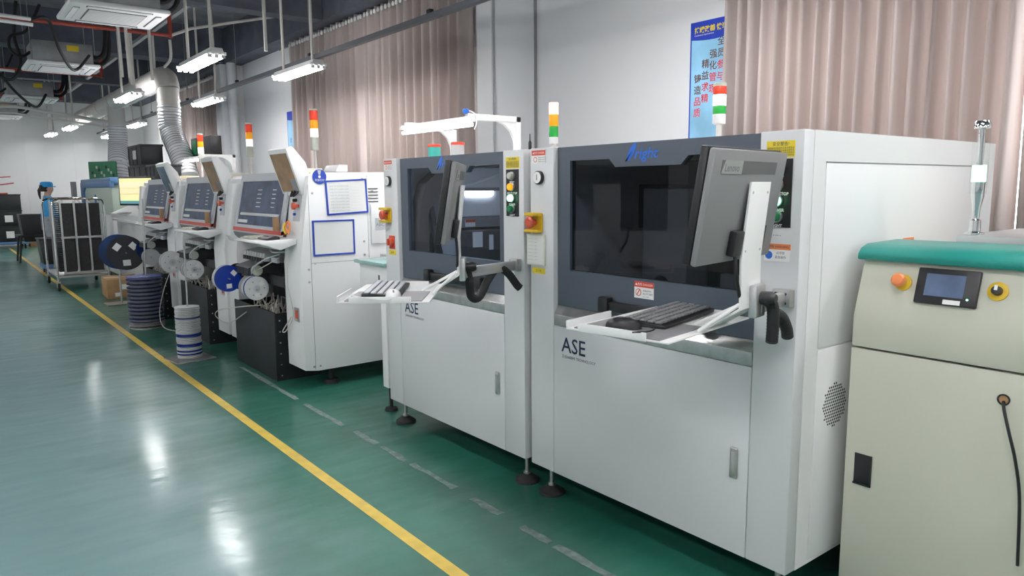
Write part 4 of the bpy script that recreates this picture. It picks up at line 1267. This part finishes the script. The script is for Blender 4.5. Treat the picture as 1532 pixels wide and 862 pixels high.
# rows of small reels hung under the feeders of each mounting machine
for k, lab in enumerate(('nearest', 'middle', 'farthest')):
    y = PY[k]
    if k == 0:
        seq1 = ['white', 'blue', 'white', 'white', 'clear', 'clear', 'clear']
        seq2 = ['blue', 'white', 'white']
    elif k == 1:
        seq1 = ['white', 'clear', 'clear', 'white', 'clear', 'clear']
        seq2 = ['white', 'clear', 'white']
    else:
        seq1 = ['clear', 'clear', 'clear']
        seq2 = []
    for j, kd in enumerate(seq1):
        reel(kd, (1.885, y + .60 + j * .022, .70), .092, .014,
             ('front %s tape reel facing the camera under the feeders of the %s mounting machine' % (kd, lab)) if j == 0 else
             '%s tape reel, %s in the row under the feeders of the %s mounting machine' % (kd, ORD[j], lab), 'reels hung on the %s mounting machine' % lab)
    for j, kd in enumerate(seq2):
        reel(kd, (1.775, y + .92 + j * .030, .755), .105, .014,
             ('front %s tape reel of the pair set further left at the %s mounting machine' % (kd, lab)) if j == 0 else
             '%s tape reel, %s in the left group at the %s mounting machine' % (kd, ORD[j], lab), 'reels hung on the %s mounting machine' % lab)
    h = thing('reel_holder', 'thin steel rod holding the reels of the %s mounting machine' % lab, 'holder', (1.885, y + .55, .70))
    MB().tube([(0, 0, 0), (0, .28, 0), (.12, .30, .02)], .006, smooth=3).build('spindle', 'steel', h)
    if seq2:
        MB().tube([(-.11, .33, .055), (-.11, .50, .055), (.12, .50, .06)], .006).build('spindle', 'steel', h)
    # black reels lying in the feeder bay
    for j in range(3):
        reel('deep' if k == 2 else 'black', (1.93, y + 1.12 + j * .03, .72 + .02 * j), .085, .014,
             'dark tape reel at the feeder end of the %s mounting machine, %s from the camera' % (lab, ORD[j]), 'dark reels on the %s mounting machine' % lab)
# standing stack of white and blue reels on a steel plate
st = thing('reel_stand', 'square steel base plate with a thin upright rod through the white reel stack', 'stand', (1.632, 6.62, 0), .12)
MB().box(-.165, .165, -.165, .165, .0, .010).build('base_plate', 'steel', st, bev=.002)
MB().tube([(0, 0, .01), (.012, 0, .98)], .007).build('rod', 'steel', st)
z = .018
seqs = 'wwbwbwwbbwwwwbbwwwwwwwwwbwwwwww'
for j, c in enumerate(seqs):
    kd = 'blue' if c == 'b' else 'white'
    reel(kd, (1.632 + random.uniform(-.003, .003), 6.62 + random.uniform(-.003, .003), z + .0065), .100, .0105,
         'thin %s reel in the standing stack on the steel plate, %s' % (kd, (ORD[j] + ' from the bottom') if j < 16 else (ORD[len(seqs) - 1 - j] + ' from the top')),
         'reels in the standing white stack', (PI / 2, 0, j * .7))
    z += .0142
# standing stack of large blue reels
st = thing('reel_stand', 'round steel base with a tall rod through the dark blue reel stack', 'stand', (1.69, 8.50, 0))
MB().lathe([(.17, 0), (.17, .012), (.01, .014)], (0, 0, 0), 'z', 24).build('base_plate', 'steel', st)
MB().tube([(0, 0, .012), (.04, 0, 1.36)], .008).build('rod', 'steel', st)
z = .03
for j in range(12):
    reel('clear' if j < 1 else 'deep', (1.69, 8.50, z + .018), .175, .030,
         'clear reel at the bottom of the dark blue reel stack' if j < 1 else 'large dark blue reel in the standing stack, %s from the bottom' % ORD[j], 'reels in the standing dark blue stack', (PI / 2, 0, j * .5))
    z += .0405
reel('blue', (1.69, 8.50, z + .018), .178, .026, 'bright blue reel on top of the dark blue reel stack', 'reels in the standing dark blue stack', (PI / 2, 0, 0))
# large reels on a horizontal spindle
st = thing('reel_stand', 'steel spindle stand holding the big black-faced reels', 'stand', (1.80, 10.35, 0))
MB().tube([(0, .12, 0), (0, .12, .69)], .012).tube([(0, .12, .69), (0, -.4, .69)], .008).build('spindle', 'steel', st)
MB().box(-.18, .18, -.0, .3, 0, .01).build('base_plate', 'steel', st)
reel('black', (1.80, 9.97, .69), .21, .022, 'big black reel face with white stickers above the cardboard box', 'big reels on the spindle stand', (0, 0, math.radians(-14)))
for j in range(3):
    reel('deep', (1.78 - .012 * j, 10.06 + j * .07, .695), .215, .034, 'big dark blue reel, %s behind the black reel face' % ORD[j], 'big reels on the spindle stand', (0, 0, math.radians(-14)))
# loose tape loops
for j, (pts, lab) in enumerate((
    ([(1.93, 5.62, .56), (1.85, 5.9, .52), (1.82, 6.35, .44), (1.84, 6.52, .36), (1.88, 6.3, .33), (1.93, 5.98, .46)], 'pale tape loop hanging left of the nearest tape bin'),
    ([(1.99, 5.14, 1.04), (1.97, 5.16, .80), (1.985, 5.12, .55), (1.96, 5.2, .42), (1.97, 5.3, .40), (1.985, 5.16, .52)], 'thin pale cable hanging down the front post of the nearest mounting machine'),
    ([(1.80, 7.75, .70), (1.74, 7.9, .45), (1.72, 8.05, .2), (1.75, 8.0, .05), (1.9, 7.8, .02)], 'pale tape trailing to the floor beside the blue reel stack'),
    ([(1.97, 5.30, .95), (1.90, 5.5, .86), (1.87, 5.75, .80)], 'pale tape running up from the front reel of the nearest machine'))):
    tag(MB().tube(pts, .004, seg=6, smooth=8).build('tape_loop', 'tape'), lab, 'tape')

# ------------------------------------------------------------------ boards, tag and shelf papers on the nearest mounting machine
def board(loc, w, h, rz, label, m):
    t = thing('notice_board', label, 'board', loc)
    R = Matrix.Rotation(rz, 4, 'Y')
    MB().box(0, w, -.004, 0, 0, h).xf(R).build('sheet', m, t)
    f = .012
    for b in ((-f, w + f, -f, 0), (-f, w + f, h, h + f), (-f, 0, 0, h), (w, w + f, 0, h)):
        MB().box(b[0], b[1], -.008, 0, b[2], b[3]).xf(R).build('frame_strip', 'blue', t)
    if m == 'paper':
        for k in range(9):
            o = text('设备日常点检保养记录表 ____________', .0135, R @ Vector((.02, -.0045, h - .035 - k * .022)), SIDE, 'pnp_grey', t)
    return t
board((2.228, 4.975, 1.272), .30, .225, math.radians(-2.5), 'upper blue-framed sheet with printed table on the nearest mounting machine', 'paper')
board((2.110, 4.975, .985), .30, .23, 0, 'lower blue-framed blank sheet on the nearest mounting machine', 'white')
t = thing('round_tag', 'round blue tag above the blue-framed sheets', 'tag', (2.168, 4.974, 1.535))
MB().lathe([(.052, -.003), (.052, 0)], (0, 0, 0), 'y', 28).build('disc', 'blue', t)
MB().prism([(-.014, .046), (.014, .046), (.006, .014), (-.006, .014)], 'y', -.004, -.003).build('pointer_print', 'l_pale', t)
text('质量检验', .018, (0, -.0036, -.030), SIDE, 'paper', t, align='CENTER')
MB().lathe([(.010, -.0042), (.010, -.003)], (0, 0, 0), 'y', 12).build('emblem', 'paper', t)
t = thing('side_console', 'small light switch console beside the conveyor on the nearest mounting machine', 'console', (2.555, 4.974, 1.04))
MB().box(0, .14, -.02, 0, .0, .30).build('case', 'pnp', t, bev=.004)
MB().box(.03, .12, -.023, -.02, .10, .19).build('label_plate', 'pnp_grey', t)
text('ABC', .035, (.035, -.024, .13), SIDE, 'midgrey', t)
for k in range(5):
    MB().box(-.01, .07, -.004, .002, .31 + k * .024, .316 + k * .024).build('slot', 'dark', t)
t = thing('warning_tags', 'orange and yellow ring tags hanging at the control post of the nearest mounting machine', 'tag', (1.985, 5.10, 1.13))
MB().tube([(.0, .03, .0), (-.01, .05, .05), (0, .03, .09), (0, 0, .06), (-.01, .01, .01)], .008, smooth=5).build('ring', 'orange', t)
MB().tube([(-.01, .05, .0), (-.02, .07, .04), (-.01, .06, .08)], .008, smooth=5).build('ring', 'sticker_yellow', t)
for k, lab in enumerate(('nearest', 'middle', 'farthest')):
    t = tag(MB().box(0, .03, 0, .06, 0, .10).build('tag_holder', 'card', bev=.004), 'small brown holder by the window of the %s mounting machine' % lab, 'holder')
    t.location = (1.955, PY[k] + .325, 1.145)
    t = thing('document_stack', 'papers and yellow folder lying on top of the %s mounting machine' % lab, 'papers', (2.35, PY[k] + .75, 1.5665))
    MB().box(-.12, .12, -.2, .2, 0, .010).build('folder', 'sticker_yellow', t)
    MB().box(-.10, .11, -.15, .22, .010, .045).build('sheets', 'paper', t)
t = tag(MB().prism([(0, 0), (.10, 0), (.10, .05), (.03, .05)], 'y', 0, .22).build('white_cover', 'white', bev=.004), 'small white block on top of the nearest mounting machine', 'block')
t.location = (2.33, 5.06, 1.574)

# ------------------------------------------------------------------ conveyor between inspection and mounting machines
t = thing('conveyor', 'pale conveyor table with glass top between the inspection and mounting machines', 'conveyor', (2.20, 4.06, 0))
MB().box(0, .75, .0, .40, .80, .962).build('frame_box', 'pnp', t, bev=.006)
MB().prism([(-.03, .963), (.75, .965), (.75, .992), (-.03, .985)], 'y', -.0, .42).build('glass_top', 'greenglass', t, bev=.003)
MB().box(.42, .74, .402, .90, .90, .96).build('transfer_rail', 'alu', t, bev=.003)
for yy in (.085, .29):
    for xx in ((.02, .66) if yy < .1 else (.66,)):
        l = MB().box(xx, xx + .07, yy, yy + .07, .16, .80).build('leg', 'pnp', t, bev=.003)
        MB().lathe([(.045, 0), (.04, .018), (.012, .025), (.012, .16)], (xx + .035, yy + .035, 0), 'z', 16).build('levelling_foot', 'rubber', l)
MB().box(-.002, .002, .12, .135, .86, .90).build('key_slot', 'black', t)

def gantry(x, y0, y1, ztop, zb, label, tubes=True):
    t = thing('work_lamp', label, 'lamp', (x, y0, 0))
    L = y1 - y0
    for yy in (0, L):
        p = MB().box(-.02, .02, yy - .02, yy + .02, zb, ztop).build('post', 'white', t, bev=.003)
        MB().box(-.42, .02, yy - .02, yy + .02, ztop - .04, ztop).build('arm', 'white', t, bev=.003)
        pts = [(-.02, ztop - .04)] + [(-.15 + .13 * (1 - math.cos(a)) + 0.0, ztop - .04 - .0 - .17 * math.sin(a) * 1.0) for a in (0, .4, .8, 1.2, PI / 2)]
        pts = [(-.02, ztop - .04), (-.17, ztop - .04), (-.11, ztop - .06), (-.06, ztop - .10), (-.03, ztop - .16), (-.02, ztop - .22)]
        MB().prism(pts, 'y', yy - .012, yy + .012).build('gusset', 'white', t)
    MB().prism([(-.45, ztop - .05), (-.36, ztop - .05), (-.38, ztop - .02), (-.43, ztop - .02)], 'y', -.03, L + .05).build('lamp_housing', 'white', t, bev=.002)
    MB().cyl((-.425, -.01, ztop - .075), (-.425, L + .03, ztop - .075), .013, seg=10).build('tube', 'lamp_dim', t)
    MB().cyl((-.385, -.01, ztop - .070), (-.385, L + .03, ztop - .070), .013, seg=10).build('tube', 'lamp_dim', t)
    return t
gantry(3.21, 4.03, 4.82, 1.93, 1.0, 'lit double tube work lamp on white gantry behind the farther ASE machine')
gantry(3.35, 10.55, 11.5, 1.93, 1.55, 'small lit work lamp on white gantry behind the middle mounting machine')
for k, (x, y, m, lab) in enumerate(((2.44, 3.875, 'tin_green', 'teal tin with red lid on top of the farther ASE machine'), (2.44, 3.62, 'tin_clear', 'pale tin with red lid on top of the farther ASE machine'))):
    t = thing('tin', lab, 'tin', (x, y, 1.622))
    MB().lathe([(.036, 0), (.038, .004), (.038, .075)], (0, 0, 0), 'z', 20).build('can', m, t)
    MB().lathe([(.040, .075), (.040, .088), (.036, .092), (0, .092)], (0, 0, 0), 'z', 20).build('lid', 'red', t)
t = thing('plug_tie', 'blue plug and cord on the near arm of the work lamp', 'plug', (2.80, 4.03, 1.930))
MB().box(-.03, .0, -.015, .015, 0, .03).build('plug', 'logo', t, bev=.005)
MB().tube([(0, 0, .02), (.04, -.02, .0), (.05, -.03, -.06), (.03, -.03, -.1)], .004, seg=6, smooth=6).build('cord', 'white', t)
t = tag(MB().lathe([(.008, 0), (.008, .035), (.003, .045), (.002, .075)], (0, 0, 0), 'z', 12).build('marker_pen', 'black'), 'small black bottle with pointed tip on the farther ASE machine', 'bottle')
t.location = (2.22, 2.69, 1.622)

# ------------------------------------------------------------------ printer beyond the mounting machines, monitor with yellow screen
t = thing('paste_printer', 'white paste printer machine with sloped front beyond the mounting machines', 'machine', (2.15, 10.75, 0))
MB().box(.10, .80, 0, 2.2, .12, 1.02).build('lower_body', 'pnp', t, bev=.01)
MB().prism([(.02, 1.02), (.02, 1.10), (.25, 1.20), (.45, 1.48), (.80, 1.50), (.80, 1.02)], 'y', .0, 2.2).build('upper_body', 'pnp', t, bev=.01)
for k in range(2):
    d = MB().box(.085, .10, .06 + k * 1.06, 1.08 + k * 1.06, .16, .98).build('door', 'white', t, bev=.004)
    MB().box(.07, .085, .95 + k * .3, .98 + k * .3, .55, .66).build('handle', 'black', d)
MB().box(-.02, .06, .2, 1.9, 1.0, 1.03).build('shelf', 'pnp', t, bev=.004)
for yy in (.15, 2.0):
    MB().lathe([(.05, 0), (.03, .04), (.02, .13)], (.25, yy, 0), 'z', 12).build('foot', 'rubber', t)
t = thing('monitor', 'monitor with bright yellow screen left of the farthest mounting machine', 'monitor', (2.22, 11.28, 1.24), math.radians(25))
MB().box(.0, .05, -.36, .36, .0, .40).build('bezel', 'black', t, bev=.006)
MB().box(-.003, .0, -.335, .335, .025, .375).build('screen', 'yellow_screen', t)
MB().box(.05, .12, -.05, .05, -.05, .2).build('mount', 'pnp_grey', t)
keyboard((2.17, 11.9, 1.105), -PI / 2, 'grey keyboard lying below the yellow screen', 'pnp_grey', 'midgrey')

t = thing('screen_printer', 'pale green and blue machine behind the worker with round blue logo', 'machine', (2.25, 13.3, 0))
MB().box(0, 1.4, 0, 2.9, .1, 1.05).build('lower_body', 'pnp', t, bev=.01)
MB().box(.02, 1.4, 0.05, 2.85, 1.05, 1.55).build('hood', 'green_mach', t, bev=.03)
MB().prism([(0, 1.60), (2.95, 1.60), (2.95, 1.08), (2.65, 1.08), (2.65, 1.42), (2.5, 1.50), (0, 1.50)], 'x', -.01, .06).build('blue_frame', 'blue_mach', t, bev=.01)
MB().box(.0, 1.4, 0, 2.95, 1.55, 1.66).build('blue_cover', 'blue_mach', t, bev=.02)
MB().lathe([(.085, .012), (.085, .02)], (0, 1.55, 1.30), 'x', 20).build('round_logo', 'logo', t)
MB().box(-.16, -.10, 2.75, 3.05, 1.30, 1.62).xf(Matrix.Translation((0, 0, 0))).build('control_screen', 'midgrey', t, bev=.006)
MB().tube([(-.12, 2.9, 1.32), (-.05, 2.85, 1.22), (.05, 2.8, 1.2)], .015).build('screen_arm', 'pnp', t)
t = thing('circuit_panel', 'green circuit board standing on top of the blue machine', 'circuit board', (2.5, 15.4, 1.661), math.radians(30))
MB().box(0, .02, -.35, .35, 0, .32).build('board', 'pcb', t)
for k in range(10):
    MB().box(-.012, 0, -.30 + .06 * k, -.27 + .06 * k, .04 + .05 * (k % 4), .09 + .05 * (k % 4)).build('chip', 'l_pale' if k % 3 else 'black', t)
tag(MB().box(0, .06, -.8, .8, 0, .04).build('lamp_bar', 'white'), 'slim white lamp bar above the blue machine', 'lamp').location = (2.75, 14.6, 1.94)
t = thing('lamp_stand', 'thin arm carrying the white lamp bar over the blue machine', 'stand', (2.78, 14.3, 1.661))
MB().tube([(.4, 0, 0), (.4, 0, .30), (0, 0, .27)], .015).build('arm', 'pipe', t)

# crates and dark boxes on top of the line
def crate(loc, sx, sy, sz, label, m='bin', lid=False):
    t = thing('crate', label, 'crate', loc)
    MB().box(0, sx, 0, sy, 0, sz).build('body', m, t, bev=.008)
    n = 3
    for k in range(n + 1):
        yy = k * (sy - .02) / n
        MB().box(-.008, 0, yy, yy + .02, .01, sz - .01).build('rib', m, t)
    MB().box(-.012, sx + .012, -.012, sy + .012, sz - .03, sz).build('rim', m, t, bev=.003)
    return t
crate((2.46, 11.72, 1.502), .30, 1.15, .32, 'lower wide black crate on the printer between the flexible hoses')
c = crate((2.46, 11.95, 1.823), .30, .85, .30, 'upper black crate with a white paper label between the flexible hoses')
MB().box(-.014, -.009, .28, .50, .09, .22).build('label_sheet', 'paper', c)
crate((2.46, 10.98, 1.502), .30, .68, .30, 'black crate right of the labelled crate by the bent hose')
t = thing('cabinet', 'black box cabinet hung on the wall side behind the farthest signal tower', 'cabinet', (3.10, 10.75, 1.931))
MB().box(0, .16, 0, .95, 0, .27).build('body', 'black', t, bev=.006)
MB().box(-.004, 0, .66, .9, .03, .24).build('green_front', 'green_btn', t)

# ------------------------------------------------------------------ board cart
t = thing('board_cart', 'wheeled steel cart full of dark circuit boards beside the worker', 'cart', (1.33, 12.40, 0))
CW, CD, CH = .66, 1.2, 1.335
for yy in (0, CD):
    MB().tube([(0, yy, .13), (0, yy, CH - .09), (.02, yy, CH - .03), (.09, yy, CH), (CW - .09, yy, CH), (CW - .02, yy, CH - .03), (CW, yy, CH - .09), (CW, yy, .13)], .016, seg=10).build('end_frame', 'chrome', t)
    MB().box(.08, CW - .02, yy - .01, yy + .01, .24, .27).build('bottom_rail', 'alu', t)
    MB().box(.08, CW - .02, yy - .012, yy + .008, .76, .785).build('middle_rail', 'alu', t)
    for k in range(4):
        x = .10 + k * (CW - .14) / 3
        MB().box(x - .013, x + .013, yy - .014, yy + .008, .25, CH - .03).build('upright', 'alu', t)
MB().box(0, CW, 0, CD, .19, .22).build('deck', 'alu', t)
b0 = None
for k in range(3):
    for j in range(2):
        x = .115 + k * (CW - .14) / 3
        z0 = .27 if j == 0 else .79
        b = MB().box(x, x + (CW - .14) / 3 - .03, .03, .34, z0, z0 + .48).build('board_pack', 'rackdark', t)
rb = None
for k in range(34):
    if rb is None:
        rb = MB().box(.03, .10, .02, .34, 0, .012).build('slot_rail', 'black', t)
        q = rb
    else:
        q = rb.copy(); C.objects.link(q); q.parent = t
    q.location = (0, 0, .28 + k * .030)
for xx in (0, CW):
    for yy in (0, CD):
        w = MB().lathe([(.055, -.016), (.06, -.01), (.06, .01), (.055, .016)], (xx, yy - .0, .061), 'x', 18).build('castor', 'rubber', t)
        MB().box(xx - .025, xx + .025, yy - .02, yy + .02, .10, .14).box(xx - .026, xx - .018, yy - .02, yy + .02, .05, .12).box(xx + .018, xx + .026, yy - .02, yy + .02, .05, .12).build('castor_fork', 'steel', w)

# cardboard box below the big reels
t = thing('cardboard_box', 'brown cardboard box on the floor under the big reels', 'box', (1.73, 11.02, 0), math.radians(-3))
MB().box(0, .42, 0, .62, 0, .26).build('carton', 'card', t, bev=.004)
MB().box(.15, .36, -.004, 0, .12, .19).build('label_sheet', 'paper', t)
MB().box(.09, .16, -.004, 0, .03, .08).build('label_sheet', 'paper', t)
MB().box(-.001, .421, .29, .33, .259, .2615).build('packing_tape', 'cream', t)

# ------------------------------------------------------------------ far left: crates, dark trolley, stool
c = thing('crate_trolley', 'blue flat trolley under the tall stack of black boxes at the left edge', 'trolley', (.85, 22.3, 0))
MB().box(0, 1.0, 0, 1.0, .12, .18).build('deck', 'blue_mach', c, bev=.01)
for a in (.1, .9):
    for b in (.1, .9):
        MB().lathe([(.05, -.02), (.06, 0), (.05, .02)], (a, b, .06), 'x', 14).build('wheel', 'rubber', c)
for k, h in enumerate((0, .40, .80)):
    cr = crate((.92, 22.35, .182 + h), .82, .85, .395, ('bottom', 'middle', 'top')[k] + ' black box of the tall stack at the left edge')
    if k < 2:
        MB().box(.45, .62, -.006, -.001, .1, .27).xf(Matrix.Translation((0, -.014, 0))).build('label_sheet', 'paper', cr)
tag(MB().box(0, .5, 0, .45, 0, .42).build('carton', 'card', bev=.005), 'brown carton on the floor beside the tall stack of black boxes', 'box').location = (1.90, 22.9, 0)
t = thing('board_stand', 'dark rods and clips lying on the tall stack at the left edge', 'rack', (1.2, 22.6, 1.378))
MB().tube([(-.2, 0, .0), (.1, 0, .45)], .02).tube([(-.1, 0, .2), (.45, 0, .28)], .015).tube([(-.2, .1, .4), (.4, .1, .44)], .012).tube([(-.25, 0, 0), (.3, 0, .02)], .02).build('rods', 'redpipe', t)
t = thing('tote', 'large black tote box on a dark folding stand left of the worker', 'tote', (1.40, 17.9, 0))
MB().prism([(0, .42), (.62, .42), (.72, .98), (-.06, .98)], 'y', 0, .6).build('tote_body', 'black', t, bev=.01)
for xx in (-.12, .6):
    for yy in (-.05, .55):
        MB().tube([(xx, yy, 0), (xx + .06, yy, .55)], .02).build('leg', 'black', t)
MB().box(-.12, .7, -.06, .6, .52, .56).build('frame', 'black', t)
t = thing('tote', 'black open box on a blue trolley in front of the worker', 'tote', (1.40, 15.0, 0))
MB().prism([(.02, .18), (.66, .18), (.70, .60), (-.02, .60)], 'y', 0, .55).build('tote_body', 'black', t, bev=.01)
MB().box(-.03, .72, -.03, .58, .60, .63).build('rim', 'black', t)
MB().box(0, .68, 0, .55, .11, .18).build('trolley_deck', 'blue_mach', t, bev=.01)
for a in (.06, .62):
    for b in (.06, .5):
        MB().lathe([(.045, -.015), (.055, 0), (.045, .015)], (a, b, .055), 'x', 14).build('wheel', 'rubber', t)

# ------------------------------------------------------------------ worker
def skin(name, chains, material, parent, sub=2):
    """chains: list of polylines [(co, r), ...]; points with equal coordinates are merged"""
    vs = []; rs = []; es = []; idx = {}
    for ch in chains:
        prev = None
        for co, r in ch:
            k = tuple(round(c, 4) for c in co)
            if k not in idx:
                idx[k] = len(vs); vs.append(co); rs.append(r)
            i = idx[k]
            if prev is not None:
                es.append((prev, i))
            prev = i
    me = bpy.data.meshes.new(name); me.from_pydata(vs, es, [])
    o = bpy.data.objects.new(name, me); C.objects.link(o)
    md = o.modifiers.new('s', 'SKIN'); md.use_smooth_shade = True
    for i, r in enumerate(rs):
        rr = r if isinstance(r, tuple) else (r, r)
        o.data.skin_vertices[0].data[i].radius = rr
        o.data.skin_vertices[0].data[i].use_root = (i == 0)
    sd = o.modifiers.new('d', 'SUBSURF'); sd.levels = sub; sd.render_levels = sub
    bpy.context.view_layer.update()
    m2 = bpy.data.meshes.new_from_object(o.evaluated_get(bpy.context.evaluated_depsgraph_get()))
    m2.materials.clear(); m2.materials.append(M[material])
    bpy.data.objects.remove(o)
    o = bpy.data.objects.new(name, m2); C.objects.link(o); o.parent = parent
    for p in m2.polygons: p.use_smooth = True
    return o
# local frame: faces +X, left side is +Y
P = thing('person', 'worker in blue cap and blue smock standing behind the board cart, facing right', 'person', (1.70, 16.4, 0), math.radians(-8))
def side(s):
    hip = (0, .085 * s, .86); knee = (.02, .09 * s, .47); ank = (-.02, .09 * s, .09); toe = (.13, .10 * s, .03)
    sh = (-.01, .165 * s, 1.30); el = (.02, .20 * s, 1.04); wr = (.22, .15 * s, .96); hd = (.28, .14 * s, .96)
    return hip, knee, ank, toe, sh, el, wr, hd
body = []
pel = (0, 0, .90); ch = (0, 0, 1.22); nk = (.0, 0, 1.37); hb = (.02, 0, 1.42); hm = (.03, 0, 1.50); ht = (.02, 0, 1.56)
body.append([(pel, .11), ((0, 0, 1.06), .10), (ch, .115), (nk, .05), (hb, .06), (hm, .082), (ht, .07)])
body.append([(hm, .082), ((.115, 0, 1.475), .014)])
for s in (-1, 1):
    hip, knee, ank, toe, sh, el, wr, hd = side(s)
    body.append([(pel, .11), (hip, .085), (knee, .055), (ank, .038), (toe, .032)])
    body.append([(ch, .115), (sh, .05), (el, .038), (wr, .026), (hd, .03)])
    for f, (dy, L) in enumerate(((-.024, .07), (-.008, .085), (.008, .08), (.022, .065))):
        body.append([(hd, .03), ((hd[0] + .04, hd[1] + dy, hd[2]), .009), ((hd[0] + L, hd[1] + dy * 1.1, hd[2] - .012), .008)])
    body.append([(hd, .03), ((hd[0] + .01, hd[1] - .035 * s, hd[2] + .01), .009), ((hd[0] + .04, hd[1] - .045 * s, hd[2] + .005), .008)])
skin('body', body, 'skin', P)
jk = [[((0, 0, .78), (.155, .175)), ((0, 0, .92), (.145, .165)), ((0, 0, 1.08), (.135, .15)), ((0, 0, 1.22), (.14, .155)), ((0, 0, 1.33), (.085, .09)), ((.0, 0, 1.375), (.062, .062))]]
for s in (-1, 1):
    hip, knee, ank, toe, sh, el, wr, hd = side(s)
    jk.append([((0, 0, 1.22), (.14, .155)), (sh, .075), (el, .060), (wr, .045)])
skin('smock', jk, 'jacket', P)
tr = []
for s in (-1, 1):
    hip, knee, ank, toe, sh, el, wr, hd = side(s)
    tr.append([((0, 0, .88), .13), (hip, .105), (knee, .080), ((ank[0], ank[1], .08), .065)])
skin('trousers', tr, 'trousers', P)
for s in (-1, 1):
    MB().lathe([(.045, 0), (.05, .03), (.035, .07), (0, .08)], (0, 0, 0), 'z', 14).xf(Matrix.Translation((.04, .095 * s, 0)) @ Matrix.Diagonal((2.4, 1, 1, 1))).build('shoe', 'white', P)
    MB().lathe([(.0, -.012), (.012, -.008), (.012, .006), (0, .01)], (.012, .082 * s, 1.487), 'y', 10).build('ear', 'skin', P)
    MB().lathe([(.0, -.004), (.009, 0), (0, .004)], (.102, .03 * s, 1.505), 'x', 10).build('eye', 'ink', P)
MB().box(.100, .108, -.022, .022, 1.445, 1.452).build('mouth', 'estop_red', P)
MB().lathe([(.085, 1.44), (.096, 1.50), (.090, 1.56), (.0, 1.585)], (-.022, 0, 0), 'z', 18).xf(Matrix.Translation((-.022, 0, 0)) @ Matrix.Diagonal((.8, .98, 1, 1))).build('hair', 'hair', P)
MB().tube([(-.09, 0, 1.52), (-.12, 0, 1.46), (-.12, 0, 1.38), (-.11, 0, 1.30)], [.025, .028, .022, .010], seg=10).build('hair', 'hair', P)
MB().lathe([(.100, 1.525), (.106, 1.54), (.108, 1.58), (.098, 1.61), (.06, 1.625), (0, 1.628)], (.005, 0, 0), 'z', 20).build('cap', 'cap', P)
MB().prism([(.06, -.09), (.13, -.07), (.155, 0), (.13, .07), (.06, .09)], 'z', 1.527, 1.540).build('cap_brim', 'cap', P, bev=.003)
